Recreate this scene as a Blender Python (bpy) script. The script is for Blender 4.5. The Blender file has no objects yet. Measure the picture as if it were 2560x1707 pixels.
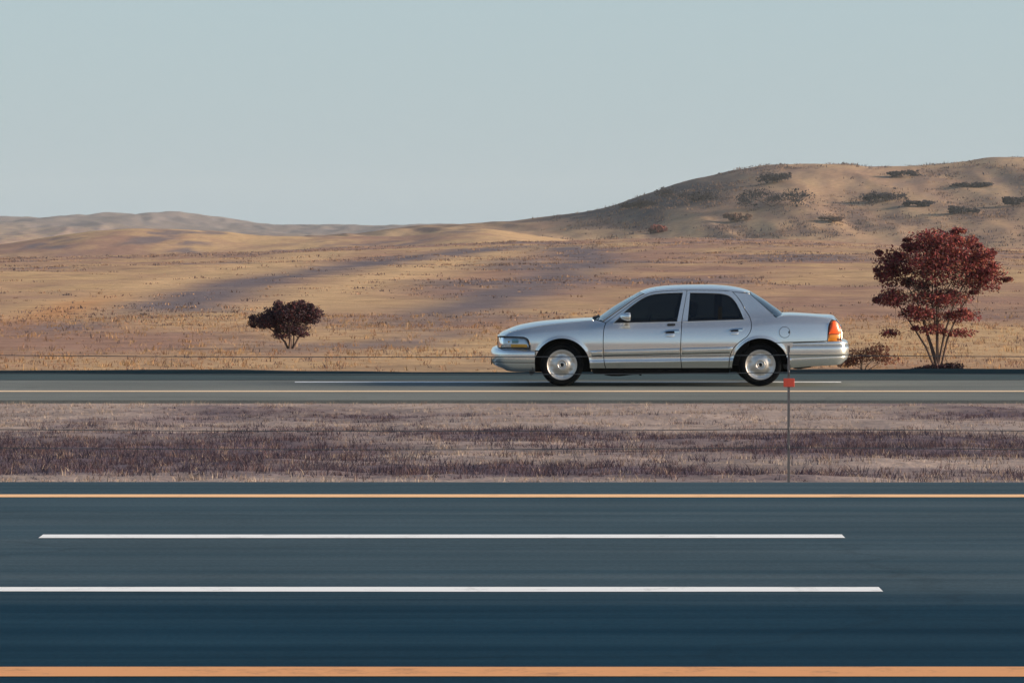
import bpy, bmesh, math, random
import numpy as np
from mathutils import Vector
from mathutils.geometry import delaunay_2d_cdt

random.seed(7)
RNG = np.random.default_rng(11)
scene = bpy.context.scene
C = scene.collection

# ------------------------------------------------------------------ camera, sky, sun, exposure
FPX = 12461.0                 # focal length in pixels of the 2560 px wide photograph
HORIZON = 630.0               # row of the true horizon in the photograph
CAM_Z = 1.5437
cam_data = bpy.data.cameras.new('camera')
cam = bpy.data.objects.new('camera', cam_data)
C.objects.link(cam)
cam_data.sensor_width = 36.0
cam_data.lens = FPX / 2560.0 * 36.0
cam_data.clip_start = 0.5
cam_data.clip_end = 30000.0
cam.location = (0, 0, CAM_Z)
cam.rotation_euler = (math.radians(90) - math.atan((853.5 - HORIZON) / FPX), 0, 0)
scene.camera = cam

SUN_EL = math.radians(14.0)
SUN_ROT = math.radians(95.0)          # clockwise from +Y: from the right, along the road
world = bpy.data.worlds.new('World')
scene.world = world
world.use_nodes = True
wn = world.node_tree.nodes
wl = world.node_tree.links
wn.clear()
w_out = wn.new('ShaderNodeOutputWorld')
w_bg = wn.new('ShaderNodeBackground')
w_sky = wn.new('ShaderNodeTexSky')
w_sky.sky_type = 'NISHITA'
w_sky.sun_disc = False
w_sky.sun_elevation = SUN_EL
w_sky.sun_rotation = SUN_ROT
w_sky.air_density = 1.0
w_sky.dust_density = 0.7
w_sky.ozone_density = 2.0
w_mix = wn.new('ShaderNodeMix')
w_mix.data_type = 'RGBA'
# evening haze: thickest towards the horizon, thinning with height all round
w_tc = wn.new('ShaderNodeTexCoord')
w_sep = wn.new('ShaderNodeSeparateXYZ')
wl.new(w_tc.outputs['Generated'], w_sep.inputs[0])
w_m1 = wn.new('ShaderNodeMath'); w_m1.operation = 'SUBTRACT'; w_m1.use_clamp = True; w_m1.inputs[0].default_value = 1.0
wl.new(w_sep.outputs['Z'], w_m1.inputs[1])
w_m2 = wn.new('ShaderNodeMath'); w_m2.operation = 'POWER'; w_m2.inputs[1].default_value = 2.0
wl.new(w_m1.outputs[0], w_m2.inputs[0])
w_m3 = wn.new('ShaderNodeMath'); w_m3.operation = 'MULTIPLY'; w_m3.inputs[1].default_value = 0.74
wl.new(w_m2.outputs[0], w_m3.inputs[0])
wl.new(w_m3.outputs[0], w_mix.inputs['Factor'])
w_mix.inputs['B'].default_value = (2.85, 3.8, 4.6, 1)
wl.new(w_sky.outputs[0], w_mix.inputs['A'])
wl.new(w_mix.outputs['Result'], w_bg.inputs[0])
w_bg.inputs[1].default_value = 0.077
wl.new(w_bg.outputs[0], w_out.inputs[0])

sun_data = bpy.data.lights.new('sun', 'SUN')
sun_data.energy = 5.0
sun_data.angle = math.radians(20.0)
sun_data.color = (1.0, 0.80, 0.58)
sun = bpy.data.objects.new('sun', sun_data)
C.objects.link(sun)
sd = Vector((math.sin(SUN_ROT) * math.cos(SUN_EL), math.cos(SUN_ROT) * math.cos(SUN_EL), math.sin(SUN_EL)))
sun.rotation_euler = sd.to_track_quat('Z', 'Y').to_euler()

scene.view_settings.view_transform = 'Standard'
scene.view_settings.look = 'None'
scene.view_settings.gamma = 1.0
scene.view_settings.exposure = 0.92
scene.view_settings.use_curve_mapping = False
scene.cycles.volume_bounces = 0
scene.cycles.max_bounces = 8
scene.cycles.transparent_max_bounces = 12


# ------------------------------------------------------------------ helpers
def pchip(pts):
    """Monotone cubic through (x, y) points, as a vectorised function."""
    a = np.array(pts, float)
    x, y = a[:, 0], a[:, 1]
    h = np.diff(x)
    d = np.diff(y) / h
    m = np.zeros_like(y)
    m[0], m[-1] = d[0], d[-1]
    for i in range(1, len(x) - 1):
        if d[i - 1] * d[i] > 0:
            w1, w2 = 2 * h[i] + h[i - 1], h[i] + 2 * h[i - 1]
            m[i] = (w1 + w2) / (w1 / d[i - 1] + w2 / d[i])

    def f(q):
        q = np.clip(np.asarray(q, float), x[0], x[-1])
        i = np.clip(np.searchsorted(x, q) - 1, 0, len(x) - 2)
        t = (q - x[i]) / h[i]
        return ((1 + 2 * t) * (1 - t) ** 2 * y[i] + t * (1 - t) ** 2 * h[i] * m[i]
                + t * t * (3 - 2 * t) * y[i + 1] + t * t * (t - 1) * h[i] * m[i + 1])
    return f


def catmull(pts, step):
    """Smooth open curve through points, resampled at about `step`."""
    p = [np.array(q, float) for q in pts]
    if len(p) == 2:
        n = max(1, int(np.linalg.norm(p[1] - p[0]) / step))
        return [p[0] + (p[1] - p[0]) * k / n for k in range(n + 1)]
    out = []
    for i in range(len(p) - 1):
        p0 = p[i - 1] if i > 0 else 2 * p[0] - p[1]
        p3 = p[i + 2] if i + 2 < len(p) else 2 * p[-1] - p[-2]
        p1, p2 = p[i], p[i + 1]
        n = max(1, int(np.linalg.norm(p2 - p1) / step))
        for k in range(n):
            t = k / n
            out.append(0.5 * (2 * p1 + (p2 - p0) * t + (2 * p0 - 5 * p1 + 4 * p2 - p3) * t * t
                              + (3 * p1 - p0 - 3 * p2 + p3) * t ** 3))
    out.append(p[-1])
    return out


def vnoise(x, y, seed=0):
    """Vectorised value noise, 0..1."""
    x = np.asarray(x, float); y = np.asarray(y, float)
    xi, yi = np.floor(x).astype(np.int64), np.floor(y).astype(np.int64)
    xf, yf = x - xi, y - yi

    def hsh(a, b):
        n = (a * 374761393 + b * 668265263 + seed * 974634777) & 0x7fffffff
        n = ((n ^ (n >> 13)) * 1274126177) & 0x7fffffff
        return ((n ^ (n >> 16)) & 0xffff) / 65535.0
    u, v = xf * xf * (3 - 2 * xf), yf * yf * (3 - 2 * yf)
    return ((hsh(xi, yi) * (1 - u) + hsh(xi + 1, yi) * u) * (1 - v)
            + (hsh(xi, yi + 1) * (1 - u) + hsh(xi + 1, yi + 1) * u) * v)


def fbm(x, y, seed=0, octaves=4):
    s, a, t = 0.0, 0.5, 0.0
    for o in range(octaves):
        s = s + a * vnoise(x * 2 ** o, y * 2 ** o, seed + 17 * o)
        t += a
        a *= 0.5
    return s / t


def tag(o, label=None, cat=None, group=None, kind=None):
    if label: o['label'] = label
    if cat: o['category'] = cat
    if group: o['group'] = group
    if kind: o['kind'] = kind
    return o


def link(name, me, mat=None, parent=None):
    o = bpy.data.objects.new(name, me)
    C.objects.link(o)
    if mat is not None:
        me.materials.append(mat)
    if parent is not None:
        o.parent = parent
    return o


def empty(name, loc=(0, 0, 0)):
    o = bpy.data.objects.new(name, None)
    C.objects.link(o)
    o.location = loc
    return o


def mesh_np(name, verts, faces, smooth=True, attrs=None):
    """Mesh from numpy: verts (n,3), faces (m,k) with k = 3 or 4; attrs {name: per-vertex rgb}."""
    me = bpy.data.meshes.new(name)
    verts = np.asarray(verts, np.float32)
    faces = np.asarray(faces, np.int32)
    m, k = faces.shape
    me.vertices.add(len(verts)); me.vertices.foreach_set('co', verts.ravel())
    me.loops.add(m * k); me.loops.foreach_set('vertex_index', faces.ravel())
    me.polygons.add(m); me.polygons.foreach_set('loop_start', np.arange(0, m * k, k, dtype=np.int32))
    me.polygons.foreach_set('use_smooth', np.full(m, smooth))
    me.update(calc_edges=True)
    for an, av in (attrs or {}).items():
        col = me.color_attributes.new(an, 'FLOAT_COLOR', 'POINT')
        rgba = np.ones((len(verts), 4), np.float32)
        rgba[:, :3] = av
        col.data.foreach_set('color', rgba.ravel())
    return me


def grid_mesh(name, P, smooth=True, closed_u=False, attrs=None):
    """Mesh from a (rows, cols, 3) array of points."""
    P = np.asarray(P, float)
    r, c = P.shape[:2]
    idx = np.arange(r * c).reshape(r, c)
    if closed_u:
        a = idx; b = np.roll(idx, -1, axis=0)
        f = np.stack([a[:, :-1], a[:, 1:], b[:, 1:], b[:, :-1]], -1).reshape(-1, 4)
    else:
        f = np.stack([idx[:-1, :-1], idx[:-1, 1:], idx[1:, 1:], idx[1:, :-1]], -1).reshape(-1, 4)
    return mesh_np(name, P.reshape(-1, 3), f, smooth, attrs)


class MB:
    """Collects simple solids into one mesh."""
    def __init__(self):
        self.v, self.f, self.s = [], [], []

    def add(self, v, f, smooth=False):
        n = len(self.v)
        self.v += [tuple(map(float, q)) for q in v]
        self.f += [tuple(i + n for i in q) for q in f]
        self.s += [smooth] * len(f)
        return self

    def box(self, lo, hi):
        x0, y0, z0 = lo; x1, y1, z1 = hi
        v = [(x0, y0, z0), (x1, y0, z0), (x1, y1, z0), (x0, y1, z0), (x0, y0, z1), (x1, y0, z1), (x1, y1, z1), (x0, y1, z1)]
        return self.add(v, [(0, 3, 2, 1), (4, 5, 6, 7), (0, 1, 5, 4), (1, 2, 6, 5), (2, 3, 7, 6), (3, 0, 4, 7)])

    def tube(self, pts, rad, n=8, caps=True):
        pts = [Vector(p) for p in pts]
        rad = rad if isinstance(rad, (list, tuple)) else [rad] * len(pts)
        rings = []
        up = None
        for i, p in enumerate(pts):
            t = (pts[min(i + 1, len(pts) - 1)] - pts[max(i - 1, 0)]).normalized()
            if up is None:
                up = t.orthogonal().normalized()
            up = (up - t * up.dot(t))
            up = up.normalized() if up.length > 1e-6 else t.orthogonal().normalized()
            b = t.cross(up)
            rings.append([p + (up * math.cos(2 * math.pi * k / n) + b * math.sin(2 * math.pi * k / n)) * rad[i] for k in range(n)])
        v = [q for r in rings for q in r]
        f = [(i * n + k, i * n + (k + 1) % n, (i + 1) * n + (k + 1) % n, (i + 1) * n + k)
             for i in range(len(pts) - 1) for k in range(n)]
        self.add(v, f, True)
        if caps:
            self.add(rings[0], [tuple(range(n))[::-1]])
            self.add(rings[-1], [tuple(range(n))])
        return self

    def prism(self, poly, y0, y1):
        """Polygon in (x, z) extruded along y."""
        n = len(poly)
        v = [(p[0], y0, p[1]) for p in poly] + [(p[0], y1, p[1]) for p in poly]
        f = [(i, (i + 1) % n, n + (i + 1) % n, n + i) for i in range(n)]
        f += [tuple(range(n))[::-1], tuple(range(n, 2 * n))]
        return self.add(v, f)

    def lathe_y(self, prof, n=48, c=(0, 0, 0)):
        """Profile of (radius, y) turned about the y axis through c."""
        m = len(prof)
        v = []
        for k in range(n):
            a = 2 * math.pi * k / n
            for r, y in prof:
                v.append((c[0] + r * math.cos(a), c[1] + y, c[2] + r * math.sin(a)))
        f = [(k * m + i, k * m + i + 1, ((k + 1) % n) * m + i + 1, ((k + 1) % n) * m + i)
             for k in range(n) for i in range(m - 1)]
        return self.add(v, f, True)

    def build(self, name, mat, parent=None, bevel=0.0, fix=True):
        me = bpy.data.meshes.new(name)
        me.from_pydata(self.v, [], self.f)
        me.polygons.foreach_set('use_smooth', self.s)
        if fix or bevel:
            bm = bmesh.new(); bm.from_mesh(me)
            bmesh.ops.recalc_face_normals(bm, faces=bm.faces)
            if bevel:
                bmesh.ops.bevel(bm, geom=list(bm.edges), offset=bevel, segments=2, profile=0.6, affect='EDGES')
            bm.to_mesh(me); bm.free()
        me.update()
        return link(name, me, mat, parent)


# ------------------------------------------------------------------ materials
def nodes_of(name):
    m = bpy.data.materials.new(name)
    m.use_nodes = True
    nt = m.node_tree
    return m, nt.nodes, nt.links, nt.nodes['Principled BSDF']


def simple(name, col, rough=0.5, metal=0.0, coat=0.0, spec=0.5, vary=0.12, scale=30.0, emit=None):
    """Principled surface with a little procedural mottling in colour and gloss."""
    m, n, l, b = nodes_of(name)
    tc = n.new('ShaderNodeTexCoord')
    no = n.new('ShaderNodeTexNoise'); no.inputs['Scale'].default_value = scale; no.inputs['Detail'].default_value = 4
    l.new(tc.outputs['Object'], no.inputs['Vector'])
    mx = n.new('ShaderNodeMix'); mx.data_type = 'RGBA'
    mx.inputs['A'].default_value = tuple(c * (1 - vary) for c in col) + (1,)
    mx.inputs['B'].default_value = tuple(min(1, c * (1 + vary)) for c in col) + (1,)
    l.new(no.outputs['Fac'], mx.inputs['Factor']); l.new(mx.outputs['Result'], b.inputs['Base Color'])
    mr = n.new('ShaderNodeMapRange')
    mr.inputs['To Min'].default_value = rough * 0.9; mr.inputs['To Max'].default_value = min(1, rough * 1.12)
    l.new(no.outputs['Fac'], mr.inputs['Value']); l.new(mr.outputs['Result'], b.inputs['Roughness'])
    b.inputs['Metallic'].default_value = metal
    b.inputs['Coat Weight'].default_value = coat
    b.inputs['Coat Roughness'].default_value = 0.04
    b.inputs['Specular IOR Level'].default_value = spec
    return m


def glass_mat(name, tint, rough=0.02):
    m, n, l, b = nodes_of(name)
    out = n['Material Output']
    n.remove(b)
    tr = n.new('ShaderNodeBsdfTransparent'); tr.inputs[0].default_value = tint + (1,)
    gl = n.new('ShaderNodeBsdfGlossy'); gl.inputs['Roughness'].default_value = rough
    gl.inputs['Color'].default_value = (0.9, 0.95, 1.0, 1)
    fr = n.new('ShaderNodeFresnel'); fr.inputs['IOR'].default_value = 1.5
    tc = n.new('ShaderNodeTexCoord'); no = n.new('ShaderNodeTexNoise'); no.inputs['Scale'].default_value = 3.0
    bp = n.new('ShaderNodeBump'); bp.inputs['Strength'].default_value = 0.01
    l.new(tc.outputs['Object'], no.inputs['Vector']); l.new(no.outputs['Fac'], bp.inputs['Height'])
    l.new(bp.outputs['Normal'], gl.inputs['Normal'])
    mx = n.new('ShaderNodeMixShader')
    l.new(fr.outputs[0], mx.inputs[0]); l.new(tr.outputs[0], mx.inputs[1]); l.new(gl.outputs[0], mx.inputs[2])
    l.new(mx.outputs[0], out.inputs[0])
    return m


def asphalt_mat(name, base, track, crack=0.88, second=None):
    """Worn asphalt: fine aggregate, wheel-path polish and paver streaks that run along the road (x)."""
    m, n, l, b = nodes_of(name)
    tc = n.new('ShaderNodeTexCoord')
    mp = n.new('ShaderNodeMapping'); mp.inputs['Scale'].default_value = (0.05, 1.6, 1)
    l.new(tc.outputs['Object'], mp.inputs['Vector'])
    st = n.new('ShaderNodeTexNoise'); st.inputs['Scale'].default_value = 1.3; st.inputs['Detail'].default_value = 5
    st.inputs['Roughness'].default_value = 0.62
    l.new(mp.outputs[0], st.inputs['Vector'])
    ag = n.new('ShaderNodeTexNoise'); ag.inputs['Scale'].default_value = 42; ag.inputs['Detail'].default_value = 5; ag.inputs['Roughness'].default_value = 0.7
    l.new(tc.outputs['Object'], ag.inputs['Vector'])
    pt = n.new('ShaderNodeTexNoise'); pt.inputs['Scale'].default_value = 0.45; pt.inputs['Detail'].default_value = 4
    l.new(tc.outputs['Object'], pt.inputs['Vector'])
    r1 = n.new('ShaderNodeMapRange'); r1.inputs['From Min'].default_value = 0.36; r1.inputs['From Max'].default_value = 0.66
    l.new(st.outputs['Fac'], r1.inputs['Value'])
    mx = n.new('ShaderNodeMix'); mx.data_type = 'RGBA'
    mx.inputs['A'].default_value = base + (1,); mx.inputs['B'].default_value = track + (1,)
    l.new(r1.outputs['Result'], mx.inputs['Factor'])
    if second:                                   # a lane in a second colour; the joint is feathered
        mz = n.new('ShaderNodeMix'); mz.data_type = 'RGBA'
        mz.inputs['A'].default_value = second[0] + (1,); mz.inputs['B'].default_value = second[1] + (1,)
        l.new(r1.outputs['Result'], mz.inputs['Factor'])
        sp = n.new('ShaderNodeSeparateXYZ'); l.new(tc.outputs['Object'], sp.inputs[0])
        jn = n.new('ShaderNodeMath'); jn.operation = 'MULTIPLY_ADD'; jn.inputs[1].default_value = 1.6
        l.new(st.outputs['Fac'], jn.inputs[0]); l.new(sp.outputs['Y'], jn.inputs[2])
        js = n.new('ShaderNodeMapRange'); js.interpolation_type = 'SMOOTHSTEP'
        js.inputs['From Min'].default_value = second[2] + 0.8 - 0.9; js.inputs['From Max'].default_value = second[2] + 0.8 + 0.35
        l.new(jn.outputs[0], js.inputs['Value'])
        my = n.new('ShaderNodeMix'); my.data_type = 'RGBA'
        l.new(js.outputs['Result'], my.inputs['Factor'])
        l.new(mz.outputs['Result'], my.inputs['A']); l.new(mx.outputs['Result'], my.inputs['B'])
        mx = my
    ad = n.new('ShaderNodeMath'); ad.operation = 'MULTIPLY_ADD'; ad.inputs[1].default_value = 1.0; ad.inputs[2].default_value = 0.22
    l.new(ag.outputs['Fac'], ad.inputs[0])
    ad2 = n.new('ShaderNodeMath'); ad2.operation = 'MULTIPLY_ADD'; ad2.inputs[1].default_value = 0.5; ad2.inputs[2].default_value = 0.0
    l.new(pt.outputs['Fac'], ad2.inputs[0])
    sm = n.new('ShaderNodeMath'); sm.operation = 'ADD'
    l.new(ad.outputs[0], sm.inputs[0]); l.new(ad2.outputs[0], sm.inputs[1])
    m2 = n.new('ShaderNodeMix'); m2.data_type = 'RGBA'; m2.blend_type = 'MULTIPLY'; m2.inputs['Factor'].default_value = 1.0
    l.new(mx.outputs['Result'], m2.inputs['A']); l.new(sm.outputs[0], m2.inputs['B'])
    # hairline cracks and sealed seams
    wp = n.new('ShaderNodeTexNoise'); wp.inputs['Scale'].default_value = 2.2; wp.inputs['Detail'].default_value = 5
    l.new(tc.outputs['Object'], wp.inputs['Vector'])
    wv = n.new('ShaderNodeVectorMath'); wv.operation = 'MULTIPLY_ADD'
    wv.inputs[1].default_value = (0.45, 0.45, 0.45)
    l.new(wp.outputs['Color'], wv.inputs[0]); l.new(tc.outputs['Object'], wv.inputs[2])
    mc = n.new('ShaderNodeMapping'); mc.inputs['Scale'].default_value = (0.16, 0.30, 0.3)
    l.new(wv.outputs[0], mc.inputs['Vector'])
    vo = n.new('ShaderNodeTexVoronoi'); vo.feature = 'DISTANCE_TO_EDGE'; vo.inputs['Scale'].default_value = 1.0
    l.new(mc.outputs[0], vo.inputs['Vector'])
    cr = n.new('ShaderNodeMapRange'); cr.inputs['From Min'].default_value = 0.002; cr.inputs['From Max'].default_value = 0.010
    cr.inputs['To Min'].default_value = crack; cr.inputs['To Max'].default_value = 1.0
    l.new(vo.outputs['Distance'], cr.inputs['Value'])
    m3 = n.new('ShaderNodeMix'); m3.data_type = 'RGBA'; m3.blend_type = 'MULTIPLY'; m3.inputs['Factor'].default_value = 1.0
    l.new(m2.outputs['Result'], m3.inputs['A']); l.new(cr.outputs['Result'], m3.inputs['B'])
    l.new(m3.outputs['Result'], b.inputs['Base Color'])
    b.inputs['Roughness'].default_value = 0.9
    b.inputs['Specular IOR Level'].default_value = 0.04
    bp = n.new('ShaderNodeBump'); bp.inputs['Strength'].default_value = 0.35; bp.inputs['Distance'].default_value = 0.006
    l.new(ag.outputs['Fac'], bp.inputs['Height']); l.new(bp.outputs['Normal'], b.inputs['Normal'])
    return m


def paint_line_mat(name, col, wear=0.45):
    """Road paint, worn through to the asphalt in flecks."""
    m, n, l, b = nodes_of(name)
    tc = n.new('ShaderNodeTexCoord')
    no = n.new('ShaderNodeTexNoise'); no.inputs['Scale'].default_value = 4; no.inputs['Detail'].default_value = 10
    no.inputs['Roughness'].default_value = 0.8
    l.new(tc.outputs['Object'], no.inputs['Vector'])
    mr = n.new('ShaderNodeMapRange'); mr.inputs['From Min'].default_value = wear - 0.06; mr.inputs['From Max'].default_value = wear + 0.10
    l.new(no.outputs['Fac'], mr.inputs['Value'])
    mx = n.new('ShaderNodeMix'); mx.data_type = 'RGBA'
    mx.inputs['A'].default_value = tuple(c * 0.55 for c in col) + (1,); mx.inputs['B'].default_value = col + (1,)
    l.new(mr.outputs['Result'], mx.inputs['Factor']); l.new(mx.outputs['Result'], b.inputs['Base Color'])
    b.inputs['Roughness'].default_value = 0.7
    return m


def leaf_mat(name, rough=0.8, trans=0.25):
    """Colour from the plant's own colour attribute, some light passing through the leaf."""
    m, n, l, b = nodes_of(name)
    at = n.new('ShaderNodeVertexColor'); at.layer_name = 'Col'
    l.new(at.outputs['Color'], b.inputs['Base Color'])
    b.inputs['Roughness'].default_value = rough
    b.inputs['Specular IOR Level'].default_value = 0.15
    tl = n.new('ShaderNodeBsdfTranslucent'); l.new(at.outputs['Color'], tl.inputs['Color'])
    mx = n.new('ShaderNodeMixShader'); mx.inputs[0].default_value = trans
    l.new(b.outputs[0], mx.inputs[1]); l.new(tl.outputs[0], mx.inputs[2])
    l.new(mx.outputs[0], n['Material Output'].inputs[0])
    return m


def ground_mat(name, fine=6.0):
    """Dry ground: colour attribute for the cover, noise for tufts, stones and bare soil."""
    m, n, l, b = nodes_of(name)
    at = n.new('ShaderNodeVertexColor'); at.layer_name = 'Col'
    tc = n.new('ShaderNodeTexCoord')
    n1 = n.new('ShaderNodeTexNoise'); n1.inputs['Scale'].default_value = fine; n1.inputs['Detail'].default_value = 6
    n1.inputs['Roughness'].default_value = 0.7
    n2 = n.new('ShaderNodeTexNoise'); n2.inputs['Scale'].default_value = fine * 0.13; n2.inputs['Detail'].default_value = 6
    l.new(tc.outputs['Object'], n1.inputs['Vector']); l.new(tc.outputs['Object'], n2.inputs['Vector'])
    s = n.new('ShaderNodeMath'); s.operation = 'ADD'
    l.new(n1.outputs['Fac'], s.inputs[0]); l.new(n2.outputs['Fac'], s.inputs[1])
    mr = n.new('ShaderNodeMapRange'); mr.inputs['From Min'].default_value = 0.7; mr.inputs['From Max'].default_value = 1.3
    mr.inputs['To Min'].default_value = 0.68; mr.inputs['To Max'].default_value = 1.3
    l.new(s.outputs[0], mr.inputs['Value'])
    mx = n.new('ShaderNodeMix'); mx.data_type = 'RGBA'; mx.blend_type = 'MULTIPLY'; mx.inputs['Factor'].default_value = 1.0
    l.new(at.outputs['Color'], mx.inputs['A']); l.new(mr.outputs['Result'], mx.inputs['B'])
    l.new(mx.outputs['Result'], b.inputs['Base Color'])
    b.inputs['Roughness'].default_value = 0.95
    b.inputs['Specular IOR Level'].default_value = 0.1
    bp = n.new('ShaderNodeBump'); bp.inputs['Strength'].default_value = 0.6; bp.inputs['Distance'].default_value = 0.08
    l.new(n1.outputs['Fac'], bp.inputs['Height']); l.new(bp.outputs['Normal'], b.inputs['Normal'])
    return m


M = {}
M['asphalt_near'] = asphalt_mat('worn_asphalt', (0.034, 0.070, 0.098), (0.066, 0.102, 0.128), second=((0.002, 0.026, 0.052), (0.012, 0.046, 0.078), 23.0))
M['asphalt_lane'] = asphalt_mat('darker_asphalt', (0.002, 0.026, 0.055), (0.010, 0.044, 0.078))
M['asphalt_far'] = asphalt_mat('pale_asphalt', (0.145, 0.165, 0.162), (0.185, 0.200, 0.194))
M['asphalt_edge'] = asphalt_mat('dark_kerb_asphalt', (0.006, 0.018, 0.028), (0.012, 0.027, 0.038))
M['yellow'] = paint_line_mat('yellow_road_paint', (0.93, 0.56, 0.28), 0.36)
M['orange'] = paint_line_mat('orange_road_paint', (0.72, 0.33, 0.12), 0.38)
M['cream'] = paint_line_mat('faded_yellow_road_paint', (0.90, 0.66, 0.42), 0.34)
M['white'] = paint_line_mat('white_road_paint', (0.86, 0.90, 0.92), 0.36)
M['ground'] = ground_mat('dry_ground')
M['plant'] = leaf_mat('dry_plant')
M['bark'] = simple('bark', (0.10, 0.065, 0.055), 0.9, vary=0.4, scale=25)
M['steel'] = simple('weathered_steel', (0.13, 0.125, 0.13), 0.7, 0.1)
M['cable'] = simple('wire_cable', (0.05, 0.065, 0.08), 0.6, 0.2)
M['red'] = simple('red_reflector', (0.62, 0.075, 0.045), 0.35, coat=0.3)


# ------------------------------------------------------------------ the lie of the land
CROSSFALL = 0.01027


def near_z(y): return CAM_Z - 1.8004 + CROSSFALL * np.asarray(y, float)
def far_z(y): return CAM_Z - 2.7537 + CROSSFALL * np.asarray(y, float)


NEAR_FAR_EDGE = 31.91
FAR_NEAR_EDGE, FAR_FAR_EDGE = 68.9, 79.8
XR = 400.0      # half length of the road sheets


def strip(name, y0, y1, zf, mat, dz=0.0, x0=-XR, x1=XR, thick=0.0, cells=1, parent=None, wob=0.0):
    """A sheet along the road; with `thick`, its long edges get a vertical face."""
    xs = np.linspace(x0, x1, cells + 1)
    a0 = y0 + (wob * (fbm(xs * 0.35, xs * 0 + y0, 5) - 0.5) if wob else 0 * xs)
    a1 = y1 + (wob * (fbm(xs * 0.35, xs * 0 + y1, 9) - 0.5) if wob else 0 * xs)
    rows = []
    if thick:
        rows.append(np.stack([xs, a0, zf(a0) + dz - thick], -1))
    rows.append(np.stack([xs, a0, zf(a0) + dz], -1))
    rows.append(np.stack([xs, a1, zf(a1) + dz], -1))
    if thick:
        rows.append(np.stack([xs, a1, zf(a1) + dz - thick], -1))
    me = grid_mesh(name, np.array(rows), smooth=False)
    return link(name, me, mat, parent)


# near carriageway: three lanes, shoulder; the lane nearest the camera is darker
LINE_Y = {'near': 19.04, 'lane_b': 23.08, 'lane_a': 26.74, 'far': 30.40}
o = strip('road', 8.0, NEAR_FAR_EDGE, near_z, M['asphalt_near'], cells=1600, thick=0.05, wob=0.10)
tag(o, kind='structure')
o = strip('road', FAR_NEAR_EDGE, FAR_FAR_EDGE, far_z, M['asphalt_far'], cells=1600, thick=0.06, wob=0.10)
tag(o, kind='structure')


def marking(y, w, zf, mat, x0=-XR, x1=XR):
    n = int(min(1600, max(20, (x1 - x0) / .12)))
    o = strip('road_marking', y - w / 2, y + w / 2, zf, mat, dz=0.0025, x0=x0, x1=x1, cells=n, wob=.05)
    tag(o, kind='structure')
    return o


marking(LINE_Y['near'], 0.40, near_z, M['orange'])
marking(LINE_Y['far'], 0.29, near_z, M['yellow'])
for k in range(-4, 5):
    marking(LINE_Y['lane_a'], 0.27, near_z, M['white'], -2.53 + 12.2 * k, 1.78 + 12.2 * k)
    marking(LINE_Y['lane_b'], 0.26, near_z, M['white'], -2.60 + 12.2 * k, 1.71 + 12.2 * k)
marking(72.09, 0.42, far_z, M['cream'])
for k in range(-3, 4):
    marking(75.72, 0.30, far_z, M['white'], -3.3 + 16.0 * k, 5.0 + 16.0 * k)


# outer half of the far carriageway is darker, and a low rolled asphalt dike edges it
def dike():
    xs = np.arange(-120, 120.01, 0.4)
    h = 0.02 + 0.055 * np.clip((fbm(xs * 0.22, xs * 0, 31, 3) - 0.28) * 2.4, 0, 1)
    prof = [(-0.22, 0.004), (-0.16, 0.55), (-0.08, 0.95), (0.02, 1.0), (0.14, 0.8), (0.26, 0.3), (0.32, -0.6)]
    rows = [np.stack([xs, np.full_like(xs, 79.5 + dy), far_z(79.5 + dy) + h * k + 0.003], -1) for dy, k in prof]
    return link('kerb', grid_mesh('kerb', np.array(rows)), M['asphalt_edge'])


tag(dike(), kind='structure')
o = strip('road_shoulder', 76.6, 79.32, far_z, M['asphalt_edge'], dz=0.004, cells=1600, wob=0.12)
M_shoulder = asphalt_mat('shoulder_asphalt', (0.050, 0.080, 0.092), (0.066, 0.096, 0.106))
o.data.materials[0] = M_shoulder
tag(o, kind='structure')

# ---- median between the carriageways
STRAW = np.array((0.48, 0.325, 0.185)); PINK = np.array((0.31, 0.19, 0.145)); SCRUB = np.array((0.105, 0.088, 0.098))
SAND = np.array((0.325, 0.262, 0.24)); PURPLE = np.array((0.085, 0.064, 0.085))


def lerp(a, b, t): return a + (b - a) * np.asarray(t)[..., None]


med_base = pchip([(31.0, float(near_z(31.9)) - 0.05), (31.95, float(near_z(31.9)) - 0.035), (34.0, -0.03), (40, -0.16),
                  (50, -0.40), (60, -0.52), (66, -0.545), (68.85, float(far_z(68.9)) - 0.045), (70, float(far_z(68.9)) - 0.06)])


def median_z(x, y):
    edge = np.clip((y - 32) / 2, 0, 1) * np.clip((68.8 - y) / 3, 0, 1)
    return med_base(y) + edge * ((fbm(x * 0.5, y * 0.5, 3) - 0.5) * 0.14 + (fbm(x * 2.2, y * 2.2, 4) - 0.5) * 0.05)


def median_scrub(x, y):
    """How weedy the median is, 0..1: thickest along its middle."""
    band = np.exp(-((y - 49.5) / 6.5) ** 2) + 0.55 * np.exp(-((y - 38) / 3.0) ** 2) + 0.25 * np.exp(-((y - 60) / 4.0) ** 2)
    return np.clip(band * 0.85 + (fbm(x * 0.30, y * 0.22, 21) - 0.5) * 2.6 + (fbm(x * 1.3, y * 0.9, 23) - 0.5) * 0.8, 0, 1)


ys = np.concatenate([np.linspace(31.6, 69.2, 230)])
xs = np.concatenate([np.linspace(-200, -14, 60), np.linspace(-13.8, 13.8, 160), np.linspace(14, 200, 60)])
X, Y = np.meshgrid(xs, ys)
P = np.stack([X, Y, median_z(X, Y)], -1)
scr = median_scrub(X, Y)
col = lerp(SAND, PURPLE * 1.3, np.clip(scr * 0.95, 0, 1))
me = grid_mesh('median', P, attrs={'Col': col.reshape(-1, 3)})
tag(link('median_ground', me, M['ground']), kind='structure')


# ---- hillside and hills beyond the far carriageway
def crest(pts, y):
    return pchip([((p - 1280) / FPX * y, CAM_Z + (HORIZON - q) / FPX * y) for p, q in pts])


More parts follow.
